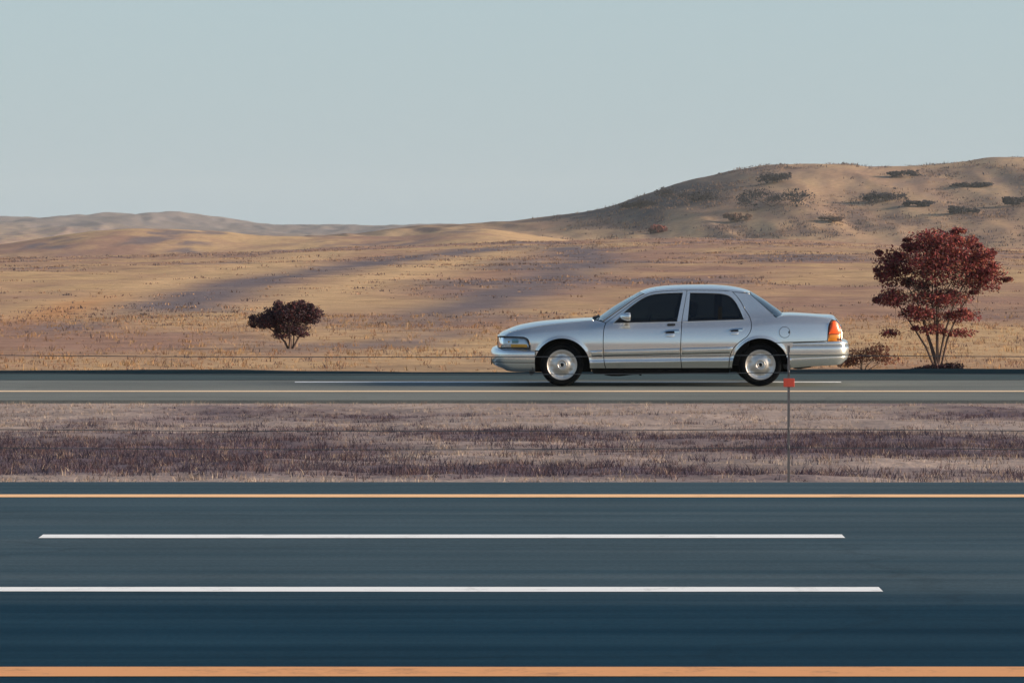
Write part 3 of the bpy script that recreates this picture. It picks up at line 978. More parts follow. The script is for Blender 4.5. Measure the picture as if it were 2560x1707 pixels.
for s in (-1, 1):
    fd = panel('front_fender', fender_poly, M['paint'], car, s)
    moulding('moulding', 1473, 1505.5, fd, s, taper0=7)
    bright_strip(1491, 1505.5, fd, s)
    # front door
    hole = outline(WIN_F)
    d = panel('front_door', front_door_poly, M['paint'], car, s, holes=[hole])
    panel('window', inset(hole, -.012), M['glass'], d, s, off=-.014, gap=0, thick=.004, gx=.05, gz=.03)
    tube_along('window_trim', [(1533, 809.3), (1600, 807.6), (1698, 805.6)], .0065, M['chrome'], d, s, .004)
    tube_along('window_frame', WIN_F[0], .0055, M['chrome'], d, s, .003)
    tube_along('window_seal', [(1536, 806.6), (1600, 805.2), (1692, 803.4)], .008, M['seal'], d, s, -.004)
    door_handle(1659, 1697.5, 824.2, s, d)
    lk = MB()
    q = [(1668, 811), (1671, 809.6), (1686, 809.2), (1689, 810.6), (1688, 814), (1685, 815.2), (1671, 815.6), (1668, 814.4)]
    lk.add([(float(cx(a)), s * (sidey(a, b) + .004), float(cz(b))) for a, b in q], [tuple(range(8))])
    lk.build('lock_keypad', M['black'], d)
    moulding('moulding', 1510.5, 1699, d, s)
    bright_strip(1510.5, 1699, d, s)
    bp = MB()
    poly = [(1709.2, 732.4), (1718.2, 731.8), (1703.8, 804.8), (1693.6, 805.2)]
    bp.add([(float(cx(a)), s * (sidey(a, b) + .004), float(cz(b))) for a, b in poly], [(0, 1, 2, 3)])
    bp.build('pillar_cover', M['paint'], d)
    # mirror sail and door mirror
    sl = MB()
    tri = [(1534.5, 808), (1552, 791.5), (1560, 783), (1566, 806.6)]
    sl.add([(float(cx(a)), s * (sidey(a, b) + .002), float(cz(b))) for a, b in tri], [(0, 1, 2, 3)])
    sl.build('mirror_sail', M['black'], d)
    # rear door
    hole = outline(WIN_R)
    d = panel('rear_door', rear_door_poly, M['paint'], car, s, holes=[hole])
    panel('window', inset(hole, -.012), M['glass'], d, s, off=-.014, gap=0, thick=.004, gx=.05, gz=.03)
    tube_along('window_trim', [(1708, 805.4), (1780, 803.4), (1863.5, 800.6)], .0065, M['chrome'], d, s, .004)
    tube_along('window_frame', WIN_R[0], .0055, M['chrome'], d, s, .003)
    tube_along('window_seal', [(1721, 802.8), (1780, 801.3), (1860, 798.6)], .008, M['seal'], d, s, -.004)
    dv = MB()
    poly = [(1797, 735), (1807, 736.5), (1806, 803), (1796, 803)]
    dv.add([(float(cx(a)), s * (sidey(a, b) - .022), float(cz(b))) for a, b in poly], [(0, 1, 2, 3)])
    dv.build('window_divider', M['inner'], d)
    door_handle(1822.5, 1856, 821.0, s, d)
    moulding('moulding', 1704.5, 1833, d, s, taper1=9)
    bright_strip(1704.5, 1819, d, s)
    # quarter panel with C-pillar
    qp = panel('quarter_panel', quarter_poly, M['paint'], car, s)
    panel('roof_rail', rail_poly, M['paint'], car, s, gap=.003, gz=.006)
    panel('inner_body', inner_poly, M['inner'], car, s, off=-.045, gap=0, thick=.01, gx=.06, gz=.04)
    if s < 0:
        mb = MB()
        n = 40
        ring = [(1961.5 + 13.6 * math.cos(2 * math.pi * k / n), 831 + 13.6 * math.sin(2 * math.pi * k / n)) for k in range(n + 1)]
        mb.tube([(float(cx(a)), s * (sidey(a, b) + .0004), float(cz(b))) for a, b in ring], .0035, 6, caps=False)
        mb.build('fuel_door_gap', M['black'], qp)
        fdp = np.array(P2([(1961.5 + 12.9 * math.cos(2 * math.pi * k / n), 831 + 12.9 * math.sin(2 * math.pi * k / n)) for k in range(n)]))
        f_ = panel('fuel_door', fdp, M['paint'], qp, s, off=.0025, gap=0, thick=.003, gx=.02)
        mb = MB()
        mb.add([(float(cx(a)), s * (sidey(a, b) + .004), float(cz(b))) for a, b in [(1970.5, 829), (1973.5, 827), (1974.5, 833), (1971, 834)]], [(0, 1, 2, 3)])
        mb.build('fuel_door_notch', M['black'], qp)
    # door mirror: rounded housing on a short foot
    mr = MB()
    mxc, mzc, myc = float(cx(1563.5)), float(cz(792)), sidey(1563.5, 800) + .135
    rows = []
    for i in range(13):
        t = i / 12
        xx = -.078 + .150 * t
        rr = (math.sin(min(1, t * 1.12 + .04) * math.pi / 2) ** .55) * (1 if t < .93 else .93)
        rows.append([(mxc + xx, s * (myc + .105 * rr * math.copysign(abs(math.cos(a)) ** .75, math.cos(a))), mzc + .064 * rr * math.copysign(abs(math.sin(a)) ** .8, math.sin(a)))
                     for a in [2 * math.pi * k / 28 for k in range(29)]])
    mo = link('door_mirror', grid_mesh('door_mirror', np.array(rows)), M['paint'], car)
    gl = MB()
    gl.add([rows[-1][k] for k in range(28)], [tuple(range(28))]); gl.build('mirror_face', M['mirror'], mo)
    ft = MB(); ft.tube([(mxc + .02, s * (myc - .06), mzc - .03), (mxc + .02, s * (sidey(1564, 800) - .01), mzc - .045)], [.03, .036], 10); ft.build('mirror_foot', M['black'], mo)

# ---- roof, windscreen, rear window, bonnet, boot
def edge3(pts, n, py_shift=0.0):
    r = resample(P2(pts), n)
    return [(p[0], -float(side_y(p[0], p[1])), p[1]) for p in r]


n = 30
roof_c = resample(P2([(1604, 732), (1614.5, 727.8), (1636, 722), (1668, 717.6), (1702, 715.8), (1745, 714.8), (1788, 715), (1830, 718), (1862, 724), (1881, 730)]), n)
roof_e = edge3([(1613.5, 735), (1636, 727.8), (1667, 724.3), (1720, 722.3), (1800, 723.3), (1850, 727.8), (1877.5, 733.6)], n)
loft('roof', [tuple(p) for p in roof_c], roof_e, M['paint'], car, power=2.4, n=41, thick=.02)
ws_c = resample(P2([(1488, 800.5), (1502, 795), (1529.5, 775.5), (1561, 756), (1582.7, 744), (1602.5, 732.8)]), n)
ws_e = edge3([(1508, 804.5), (1530, 789.2), (1556, 771.3), (1585, 750.8), (1603, 740), (1612.5, 735.6)], n)
loft('windscreen', [tuple(p) for p in ws_c], ws_e, M['screen'], car, power=2.0, n=33)
mb = MB(); mb.tube([(x0 - .002, y0 * u, z0 + .004) for (x0, y0, z0) in ws_e[:1] for u in (1,)] + [tuple(np.array(p) + np.array((0, -.002, .003))) for p in ws_e[1:]], .006, 6)
mb.build('windscreen_seal', M['black'], car)
rw_c = resample(P2([(1882, 730.4), (1915, 750.6), (1936.4, 765.5), (1955.5, 779.3), (1964, 787)]), n)
rw_e = edge3([(1879, 736.6), (1904.8, 760), (1925.3, 779), (1940.8, 793.6)], n)
loft('rear_window', [tuple(p) for p in rw_c], rw_e, M['glass'], car, power=2.2, n=33)
hood_c = resample(P2([(1262, 831), (1275, 825.5), (1289.3, 820), (1306, 815.4), (1338, 809.7), (1370, 805.9), (1412.6, 802.7), (1455, 800.3), (1488, 799)]), n)
hood_e = edge3([(1277, 829.5), (1306, 822.8), (1349, 815.3), (1391, 809.4), (1434, 805.0), (1484, 800.6)], n)
loft('bonnet', [tuple(p) for p in hood_c], hood_e, M['paint'], car, power=3.2, n=41, thick=.02)
nose_c = resample(P2([(1246.5, 843), (1249, 838.6), (1254, 834.6), (1261, 831.2)]), 12)
nose_e = edge3([(1262.5, 840.5), (1264, 838.3), (1268, 835.2), (1275, 831.5)], 12)
loft('nose_panel', [tuple(p) for p in nose_c], nose_e, M['paint'], car, power=3.2, n=41, thick=.015)
cowl_c = resample(P2([(1486, 801), (1500, 803)]), 4)
cowl_e = edge3([(1484, 802), (1510, 806)], 4)
loft('cowl', [tuple(p) for p in cowl_c], cowl_e, M['black'], car, power=3, n=21)
for yy in (-.42, .22):
    w = MB(); w.tube([(float(cx(1486)), yy, float(cz(798.5))), (float(cx(1494)), yy + .1, float(cz(796))), (float(cx(1502)), yy + .45, float(cz(794)))], [.012, .010, .006], 6)
    w.tube([(float(cx(1490)), yy, float(cz(800))), (float(cx(1500)), yy - .10, float(cz(793)))], .008, 6)
    w.build('wiper', M['black'], car)
trunk_c = resample(P2([(1960, 787.5), (1967, 785.7), (1991.6, 785.5), (2021.4, 787), (2063.9, 789.7), (2087.3, 790.6), (2093, 793), (2099, 800), (2104.5, 808), (2107, 818), (2107.5, 852)]), 40)
te = [(1943, 793.2), (1967, 788.8), (2030, 791.2), (2070, 795.2), (2081, 797.8), (2088, 801.5), (2095, 807.5), (2101, 817.5), (2105, 828), (2105.5, 852)]
trunk_e = edge3(te, 40)
loft('boot_lid', [tuple(p) for p in trunk_c], trunk_e, M['paint'], car, power=3.0, n=41, thick=.015)
mb = MB(); mb.box((float(cx(2107.0)), -.42, float(cz(823))), (float(cx(2109.5)), .42, float(cz(815)))); mb.build('boot_trim', M['chrome'], car, bevel=.004)

# ---- bumpers
FB = [(1337, .945), (1300, .93), (1270, .885), (1250, .80), (1237, .66), (1230, .45), (1227, .2), (1225.7, 0)]
RB = [(1969, .972), (2040, .962), (2087, .938), (2109, .890), (2121.5, .78), (2127.5, .55), (2131, 0)]
fb_bot = pchip([(cx(1225), cz(919)), (cx(1240), cz(921)), (cx(1260), cz(928)), (cx(1290), cz(930.6)), (cx(1340), cz(931.3))])
fbt = pchip([(cx(1225), cz(873)), (cx(1250), cz(873)), (cx(1300), cz(877)), (cx(1318), cz(878)), (cx(1323), cz(877.5)), (cx(1340), cz(877.5))])
fbump = sweep_u('front_bumper', FB, [(.10, cz(870.8)), (.055, cz(871.3)), (.03, fbt), (.010, cz(880)), (.002, cz(883)), (0, cz(888)), (.002, cz(897)), (.006, cz(905.6)),
                                     (.014, cz(907)), (.012, cz(908.2)), (.036, cz(915)), (.085, fb_bot), (.20, lambda x: fb_bot(x) - .002)], M['paint'], car)
sweep_u('bumper_groove', FB, [(.0105, cz(906.2)), (.0065, cz(906.8)), (.0065, cz(907.6)), (.0105, cz(908))], M['black'], fbump)
mb = MB(); mb.box((float(cx(1227.6)), -.30, float(cz(915))), (float(cx(1229.5)), .30, float(cz(897)))); mb.build('licence_plate_mount', M['black'], fbump)
rb_bot = pchip([(cx(1969), cz(921.7)), (cx(2000), cz(919)), (cx(2034), cz(916.4)), (cx(2085), cz(913.9)), (cx(2108), cz(912.5)), (cx(2126), cz(906))])
rb_top = pchip([(cx(1940), cz(857)), (cx(2070), cz(853.6)), (cx(2106), cz(852.6)), (cx(2126), cz(853))])
rb_line = pchip([(cx(1969), cz(895)), (cx(2126), cz(889.4))])
def lineoff(d): return lambda x: rb_line(x) - d
rbump = sweep_u('rear_bumper', RB, [(.16, rb_top), (.045, lambda x: rb_top(x) - .002), (.020, lambda x: rb_top(x) - .012), (.012, cz(862.6)), (.016, cz(863.4)), (.016, cz(866.8)), (.004, cz(867.8)),
                                    (0, cz(872)), (.001, cz(884)), (.007, lineoff(0)), (.014, lineoff(.006)), (.009, lineoff(.013)), (.030, lineoff(.06)), (.075, rb_bot), (.22, lambda x: rb_bot(x) - .002)], M['paint'], car)
RBs = [(1982, .968), (2040, .962), (2087, .938), (2109, .890), (2121.5, .78), (2127.5, .55), (2131, 0)]
sweep_u('bumper_strip', RBs, [(.0158, cz(863.5)), (.006, cz(864.2)), (.006, cz(866.2)), (.0158, cz(866.8))], M['chrome'], rbump)
# piece of quarter surface above the wheel opening that the bumper cover butts against
bump_side = np.array(P2([(1937.5, 857.6)] + [(ARC_R[0] + ARC_R[2] * math.cos(math.radians(a)), ARC_R[1] - ARC_R[2] * math.sin(math.radians(a))) for a in range(57, 2, -5)]
                        + [(1971, 915), (1982, 915), (1982, 856.8)]))
for s in (-1, 1):
    panel('bumper_end', bump_side, M['paint'], rbump, s, gap=.002, off=-.002)
    fe = np.array(P2([(1346, 878.6)] + [(ARC_F[0] + ARC_F[2] * math.cos(math.radians(a)), ARC_F[1] - ARC_F[2] * math.sin(math.radians(a))) for a in range(148, 181, 4)]
                     + [(1334.6, 930), (1322, 930), (1322, 878.6)]))
    panel('bumper_end', fe, M['paint'], fbump, s, gap=.002, off=-.016)

# ---- lamps and grille
HB = cz(870.2)
head_top = pchip([(1240, cz(845)), (1262, cz(844.6)), (1300, cz(845)), (1310.5, cz(846.2)), (1317, cz(850)), (1321, cz(856)), (1323.6, cz(868))])
head_path = [(1323.6, sidey(1323.6, 858) * 1.0), (1310, sidey(1310, 858)), (1290, sidey(1290, 858)), (1270, sidey(1270, 858)), (1258, sidey(1258, 858)), (1251, .76), (1247, .66), (1245.5, .55), (1244.8, .44)]
hp = resample([(float(cx(a)), b) for a, b in head_path], 44)


def lamp_strip(name, path, ztop, zbot, mat, parent, s, off, lean=.02, i0=0, i1=None, f0=0.0, f1=1.0, rows=7):
    seg = path[i0:i1]
    R = []
    for j in range(rows):
        t = f0 + (f1 - f0) * j / (rows - 1)
        r = []
        for x, y in seg:
            zt, zb = float(ztop(x * S + 1676)), float(zbot(x * S + 1676)) if callable(zbot) else float(zbot)
            zz = zb + (zt - zb) * t
            bulge = off + .008 * math.sin(math.pi * t) - lean * t * t
            r.append((x - bulge * .6 * np.sign(-x) * 0 , s * (y + bulge), zz))
        R.append(r)
    return link(name, grid_mesh(name, np.array(R)), mat, parent)


for s in (-1, 1):
    hl = lamp_strip('headlight', hp, head_top, HB, M['lens'], car, s, .002)
    lamp_strip('reflector', hp, head_top, HB, M['reflector'], hl, s, -.022)
    i_a = [i for i, p in enumerate(hp) if cx(1276) < p[0] < cx(1319.5)]
    amb_t = lambda px: np.full_like(np.asarray(px, float), cz(861.2))
    lamp_strip('side_marker', hp, amb_t, cz(869.0), M['amber'], hl, s, -.008, lean=0, i0=i_a[0], i1=i_a[-1] + 1, rows=4)
    i_b = [i for i, p in enumerate(hp) if cx(1279) < p[0] < cx(1296)]
    lamp_strip('marker_window', hp, lambda px: np.full_like(np.asarray(px, float), cz(848.5)), cz(858.5), simple('blue_grey_lens', (0.18, 0.36, 0.42), 0.2, 0.6), hl, s, -.012, lean=0, i0=i_b[0], i1=i_b[-1] + 1, rows=3)
    bb = MB()
    bx_, bz_ = float(cx(1272.5)), float(cz(855.5))
    for i in range(7):
        pass
    bb.lathe_y([(0.0, -.018), (.012, -.014), (.017, 0), (.012, .014), (0, .018)], 16, (bx_, s * (sidey(1272.5, 855.5) - .03), bz_))
    bb.build('bulb', M['amber'], hl)
    fr = MB()
    loop = [(p[0], s * (p[1] + .004), float(HB) - .004) for p in hp] + [(p[0], s * (p[1] - .014), float(head_top(p[0] * S + 1676)) + .005) for p in hp[::-1]]
    fr.tube(loop + [loop[0]], .0075, 6, caps=False)
    fr.build('headlight_seal', M['black'], hl)
    # tail lamp wraps the rear corner
    tp = resample([(float(cx(a)), b) for a, b in [(2070.3, sidey(2070.3, 835)), (2085, sidey(2085, 835)), (2096, sidey(2096, 835) - .004), (2103, .835), (2106.3, .76), (2107.4, .62), (2107.8, .48)]], 40)
    tl_top = pchip([(2069, cz(852)), (2070.4, cz(846)), (2073, cz(826)), (2076.7, cz(811.5)), (2082, cz(804)), (2086, cz(802.8)), (2093.7, cz(807)), (2101, cz(817)), (2105.4, cz(826)), (2108, cz(828))])
    tl_mid = lambda px: np.minimum(tl_top(px), cz(836))
    tl_bot = cz(853.0)
    tl = lamp_strip('tail_light', tp, tl_top, tl_mid, M['tail_red'], car, s, .004, lean=.03)
    lamp_strip('lower_lens', tp, tl_mid, tl_bot, M['tail_amber'], tl, s, .004, lean=0)
    iw = [i for i, p in enumerate(tp) if p[0] > cx(2092)]
    lamp_strip('reversing_lens', tp, lambda px: np.full_like(np.asarray(px, float), cz(843)), cz(852.4), M['tail_dark'], tl, s, .0075, lean=0, i0=iw[0], i1=None, rows=3)
    dvd = MB(); dvd.tube([(p[0], s * (p[1] + .008), float(cz(836))) for p in tp if p[0] > cx(2072)], .006, 6); dvd.build('lens_divider', M['tail_dark'], tl)
    tg = MB(); tg.tube([(float(cx(q_)), s * (sidey(q_, r_) + .001), float(cz(r_))) for q_, r_ in [(2069.3, 853), (2071.6, 828), (2075, 812), (2080.4, 803.4), (2085.5, 801.4), (2092, 804)]], .006, 6); tg.build('tail_light_seal', M['black'], tl)

gr = MB()
gx0 = float(cx(1243.8))
gr.box((gx0, -.43, float(cz(845.5))), (gx0 + .03, .43, float(cz(842.5))))
gr.box((gx0, -.43, float(cz(871))), (gx0 + .03, .43, float(cz(868.2))))
for sgn in (-1, 1):
    gr.box((gx0, sgn * .415 - .015, float(cz(868))), (gx0 + .03, sgn * .415 + .015, float(cz(845.6))))
grille = gr.build('grille', M['chrome'], car, bevel=.004)
for k in range(25):
    yy = -.385 + .77 * k / 24
    mb = MB(); mb.box((gx0 + .006, yy - .007, float(cz(868.1))), (gx0 + .024, yy + .007, float(cz(845.6)))); mb.build('slat', M['chrome'], grille)
mb = MB(); mb.box((gx0 + .04, -.75, float(cz(872))), (gx0 + .06, .75, float(cz(842)))); mb.build('radiator_backing', M['inner'], car)

# ---- wheels
hub_z = .318


def make_wheel(s):
    w = empty('wheel')
    ty = MB()
    ty.lathe_y([(.222, .105), (.232, .112), (.262, .118), (.288, .115), (.304, .104), (.313, .090), (.3165, .060), (.318, 0), (.3165, -.060), (.313, -.090),
                (.304, -.104), (.288, -.115), (.262, -.118), (.232, -.112), (.222, -.105)], 72)
    tyre = ty.build('tyre', M['rubber'], w)
    for yy in (-.045, 0, .045):
        pass
    o_ = s          # outer side sign
    rim = MB()
    rim.lathe_y([(.200, o_ * .02), (.205, o_ * .090), (.214, o_ * .104), (.2235, o_ * .108), (.2245, o_ * .104), (.219, o_ * .10), (.215, o_ * .094)], 72)
    rim.build('rim_lip', M['alloy'], w)
    # dished face: a polished disc whose broad spokes stand proud of shallow windows
    n, prof = 140, []
    rr = np.concatenate([np.linspace(.030, .062, 4), np.linspace(.07, .205, 26)])
    rows = []
    for k in range(n):
        a = 2 * math.pi * k / n
        ph = math.cos(8 * a)
        row = []
        for r in rr:
            yb = .078 + .030 * math.exp(-((r - .075) / .05) ** 2) + .012 * math.exp(-((r - .2) / .02) ** 2) if r > .066 else .100
            win = 1 / (1 + math.exp(-(-ph - .30) * 14)) * 1 / (1 + math.exp(-(r - .128) * 260)) * 1 / (1 + math.exp((r - .186) * 260))
            row.append((r * math.cos(a), o_ * (yb - .005 * win), r * math.sin(a)))
        rows.append(row)
    me = grid_mesh('wheel_face', np.array(rows), closed_u=True)
    link('wheel_face', me, M['alloy'], w)
    hc = MB(); hc.lathe_y([(.070, o_ * .098), (.072, o_ * .112), (.066, o_ * .116), (.058, o_ * .112), (.054, o_ * .104), (.04, o_ * .106), (.034, o_ * .112), (.028, o_ * .112), (.026, o_ * .10)], 48)
    hc.build('hub_ring', M['alloy'], w)
    hr = MB(); hr.lathe_y([(.0735, o_ * .100), (.0765, o_ * .108), (.0795, o_ * .100)], 48); hr.build('hub_groove', M['black'], w)
    cc = MB(); cc.lathe_y([(0, o_ * .105), (.02, o_ * .104), (.027, o_ * .100), (.027, o_ * .08)], 32); cc.build('hub_cap', M['black'], w)
    bd = MB(); bd.lathe_y([(.0, o_ * .03), (.20, o_ * .03)], 32); bd.build('brake_disc', M['inner'], w)
    return w


for s in (-1, 1):
    for px, rot in ((1405, .2), (1901, .55)):
        w = make_wheel(s)
        w.parent = car
        w.location = (float(cx(px)), s * .835, hub_z)
        w.rotation_euler = (0, rot, 0)
        # wheel well liner
        a = ARC_F if px < 1600 else ARC_R
        wl_ = MB()
        rr, n = (a[2] + 5.0) / S, 40
        angs = [math.radians(-12 + 204 * k / n) for k in range(n + 1)]
        ctr = (float(cx(a[0])), float(cz(a[1])))
        y_o, y_i = s * (.965 * float(plan_f(a[0])) - .03), s * .56
        v = [(ctr[0] + rr * math.cos(t), y_o, ctr[1] + rr * math.sin(t)) for t in angs] + [(ctr[0] + rr * math.cos(t), y_i, ctr[1] + rr * math.sin(t)) for t in angs] + [(ctr[0], y_i, ctr[1] - .1)]
        m_ = n + 1
        f = [(i, i + 1, m_ + i + 1, m_ + i) for i in range(n)] + [(m_ + i, m_ + i + 1, 2 * m_) for i in range(n)]
        wl_.add(v, f); wl_.build('wheel_well', M['inner'], car)

# ---- underside, exhaust, interior
ub = MB()
ub.prism(P2([(1483, 918), (1483, 934), (1505, 936), (1640, 936.5), (1700, 935.5), (1822, 935.5), (1826, 918)]), -.86, .86)
ub.prism(P2([(1330, 880), (1330, 925), (1480, 925), (1480, 880)]), -.54, .54)
ub.prism(P2([(1826, 880), (1826, 922), (1978, 922), (2060, 905), (2060, 880)]), -.54, .54)
ub.build('underbody', M['inner'], car)
mb = MB()
mb.prism(P2([(1505, 934), (1514, 941), (1530, 943.5), (1552, 943.5), (1585, 940), (1600, 939.5), (1601, 942), (1606, 942), (1606, 938), (1660, 934)]), -.45, -.15)
mb.build('gearbox_sump', M['inner'], car)
mb = MB(); mb.prism(P2([(1984, 914), (1990, 924.5), (2000, 925), (2030, 920.5), (2036, 915)]), -.62, -.30); mb.build('silencer', M['inner'], car)
mb = MB(); mb.prism(P2([(1960, 912), (1962, 923), (1970, 924.5), (1977, 921), (1980, 912)]), -.85, -.6); mb.build('mud_flap', M['black'], car)
mb = MB(); mb.prism(P2([(1322, 925), (1324, 938), (1330, 939), (1337, 932), (1338, 925)]), -.86, -.62); mb.build('air_deflector', M['black'], car)
mb = MB(); mb.prism(P2([(1346, 843), (1346, 880), (1500, 880), (1500, 812), (1420, 816)]), -.60, .60); mb.build('engine_block', M['inner'], car)
mb = MB()
mb.prism(P2([(1500, 918), (1500, 812), (1545, 806), (1548, 830), (1530, 918)]), -.74, .74)
mb.build('dashboard', M['seat'], car)


def seat(x0, y0, wdt, name, zt=1.235):
    e = MB()
    pr = [(x0 - .50, .30), (x0 - .52, .50), (x0 - .10, .47), (x0 + .02, .50), (x0 + .16, zt - .22), (x0 + .20, zt - .19), (x0 + .27, zt - .22), (x0 + .14, .36), (x0 + .08, .30)]
    e.prism(pr, y0 - wdt / 2, y0 + wdt / 2)
    so = e.build(name, M['seat'], car, bevel=.025)
    return so


for yy in (-.38, .38):
    so = seat(.12, yy, .50, 'front_seat')
    h = MB(); h.prism([(.29, 1.035), (.31, 1.20), (.34, 1.235), (.40, 1.235), (.43, 1.20), (.40, 1.03)], yy - .14, yy + .14); h.build('headrest', M['seat'], so, bevel=.025)
seat(.98, 0, 1.30, 'rear_seat', 1.13)
mb = MB()
mb.tube([(float(cx(1622)) + .04 * math.sin(t), -.38 + .19 * math.cos(t), .86 + .18 * math.sin(t)) for t in [2 * math.pi * k / 24 for k in range(25)]], .014, 8, caps=False)
mb.tube([(float(cx(1622)), -.38, .86), (float(cx(1585)), -.38, .78)], .03, 8)
mb.build('steering_wheel', M['black'], car)
mb = MB(); mb.prism(P2([(1860, 806), (1960, 794), (1955, 800), (1862, 812)]), -.62, .62); mb.build('parcel_shelf', M['seat'], car)
mb = MB(); mb.prism(P2([(1640, 724.5), (1790, 724.5), (1850, 731), (1850, 733), (1790, 727.5), (1640, 727.5)]), -.52, .52); mb.build('headliner', M['seat'], car)

CAR_Y = 73.95 + 0.93
car.location = (float((1676 - 1280) / FPX * 73.95), CAR_Y, float(far_z(CAR_Y)) + 0.004)
car.rotation_euler = (math.atan(CROSSFALL), 0, 0)


# ------------------------------------------------------------------ cable barrier along the median
POST_Y = 32.55
bar = empty('cable_barrier', (0, POST_Y, 0))
tag(bar, 'slim steel posts strung with four thin wire cables along the near edge of the median', 'barrier')
zg = float(median_z(np.array(0.0), np.array(POST_Y)))
POSTS = [(640 - 1280) / FPX * POST_Y, (1972 - 1280) / FPX * POST_Y]
gap_p = 5.4
POSTS = [POSTS[1] + gap_p * k for k in range(-3, 4)]
pitch = FPX / POST_Y
cable_z = [CAM_Z - (q - HORIZON) / pitch for q in (887, 931, 1072, 1118)]
post_mesh = reflector_mesh = None
for px in POSTS:
    g = float(median_z(np.array(px), np.array(POST_Y)))
    if post_mesh is None:
        mb = MB()
        prof = [(-.007, -.022), (.007, -.022), (.007, -.018), (-.004, -.018), (-.004, .018), (.007, .018), (.007, .022), (-.007, .022)]
        n8 = len(prof)
        v = [(a, b, -.25) for a, b in prof] + [(a, b, .90) for a, b in prof]
        mb.add(v, [(i, (i + 1) % n8, n8 + (i + 1) % n8, n8 + i) for i in range(n8)] + [tuple(range(n8))[::-1], tuple(range(n8, 2 * n8))])
        po = mb.build('post', M['steel'], bar)
        post_mesh = po.data
        hk = MB()
        hk.tube([(0, -.022, -.012), (0, -.034, -.008), (0, -.034, .008), (0, -.022, .012)], .0040, 6)
        hook = hk.build('cable_hook', M['steel'], po)
        hook_mesh = hook.data
        hooks = [hook] + [link('cable_hook', hook_mesh, None, po) for _ in range(3)]
    else:
        po = link('post', post_mesh, None, bar)
        hooks = [link('cable_hook', hook_mesh, None, po) for _ in range(4)]
    for hook, q in zip(hooks, cable_z):
        hook.location = (0, 0, q - g)
    po.location = (px, 0, g)
    po.rotation_euler = (random.uniform(-.01, .01), random.uniform(-.012, .012), 0)
    if abs(px - (1972 - 1280) / FPX * POST_Y) < .01:
        rf = MB(); rf.box((-.036, -.030, .0), (.036, -.0235, .056))
        ro = rf.build('reflector', M['red'], po, bevel=.003)
        ro.location = (0, 0, CAM_Z - (967 - HORIZON) / pitch - g)
for q in cable_z:
    pts = []
    for k in range(len(POSTS) - 1):
        for j in range(8):
            t = j / 8
            pts.append((POSTS[k] + gap_p * t, -.030, q - .014 * 4 * t * (1 - t)))
    pts.append((POSTS[-1], -.030, q))
    mb = MB(); mb.tube(pts, .0026, 6)
    mb.build('cable', M['cable'], bar)


# ------------------------------------------------------------------ plants
def hit(px, py, y0=80.0, y1=1600.0):
    """Ground point of the hillside seen at a pixel of the photograph."""
    yy = y0 * (y1 / y0) ** np.linspace(0, 1, 4000)
    xx = (px - 1280) / FPX * yy
    zz = CAM_Z + (HORIZON - py) / FPX * yy
    k = np.argmax(hills_z(xx, yy) > zz)
    return float(xx[k]), float(yy[k]), float(hills_z(xx[k], yy[k]))


def leaves(lobes, n, size, cols, bias=0.45, seed=1, aspect=0.6, flat=1.0):
    """Leaf quads through ellipsoid lobes [(cx, cy, cz, rx, ry, rz, weight)], denser near the outside."""
    r = np.random.default_rng(seed)
    w = np.array([l[6] for l in lobes]); w = w / w.sum()
    which = r.choice(len(lobes), n, p=w)
    L = np.array([l[:6] for l in lobes])[which]
    d = r.normal(size=(n, 3)); d /= np.linalg.norm(d, axis=1, keepdims=True)
    rad = r.random(n) ** bias
    rad *= 0.72 + 0.5 * fbm(d[:, 0] * 3.1 + which * 7.3 + 20, d[:, 2] * 3.1 + d[:, 1] * 2 + 20, seed, 3)
    c = L[:, :3] + d * rad[:, None] * L[:, 3:]
    a = r.normal(size=(n, 3)); a /= np.linalg.norm(a, axis=1, keepdims=True)
    b = np.cross(a, r.normal(size=(n, 3))); b /= np.linalg.norm(b, axis=1, keepdims=True)
    s = size * (0.6 + 0.8 * r.random(n))[:, None]
    a, b = a * s, b * s * aspect
    V = np.stack([c - a, c - b * .9 + a * .1, c + a, c + b * .9 + a * .1], 1).reshape(-1, 3)
    F = np.arange(n * 4).reshape(n, 4)
    pick = r.choice(len(cols), n)
    # clumps share a tone
    tone = 0.65 + 0.7 * fbm(c[:, 0] / (size * 7) + 50, c[:, 2] / (size * 7) + c[:, 1] / (size * 9) + 50, seed + 3, 2)
    colr = np.array(cols)[pick] * (tone * (0.8 + 0.4 * r.random(n)))[:, None]
    return mesh_np('leaves', V, F, False, {'Col': np.repeat(colr, 4, 0)})


def ragged(lobes, k, seed):
    """Break smooth lobes up with k small lobes pushed out of their surfaces."""
    r = random.Random(seed)
    out = [l[:3] + (l[3] * .86, l[4] * .86, l[5] * .86, l[6]) for l in lobes]
    tot = sum(l[6] for l in lobes)
    for _ in range(k):
        l = r.choices(lobes, [l[6] for l in lobes])[0]
        a, b = r.uniform(0, 2 * math.pi), r.uniform(-.9, .9)
        c = math.sqrt(1 - b * b)
        f = r.uniform(.72, 1.0)
        s = r.uniform(.10, .26) * l[3]
        out.append((l[0] + l[3] * f * c * math.cos(a), l[1] + l[4] * f * c * math.sin(a), l[2] + l[5] * f * b, s * r.uniform(.8, 1.5), s, s * r.uniform(.5, .9), tot * r.uniform(.008, .022)))
    return out


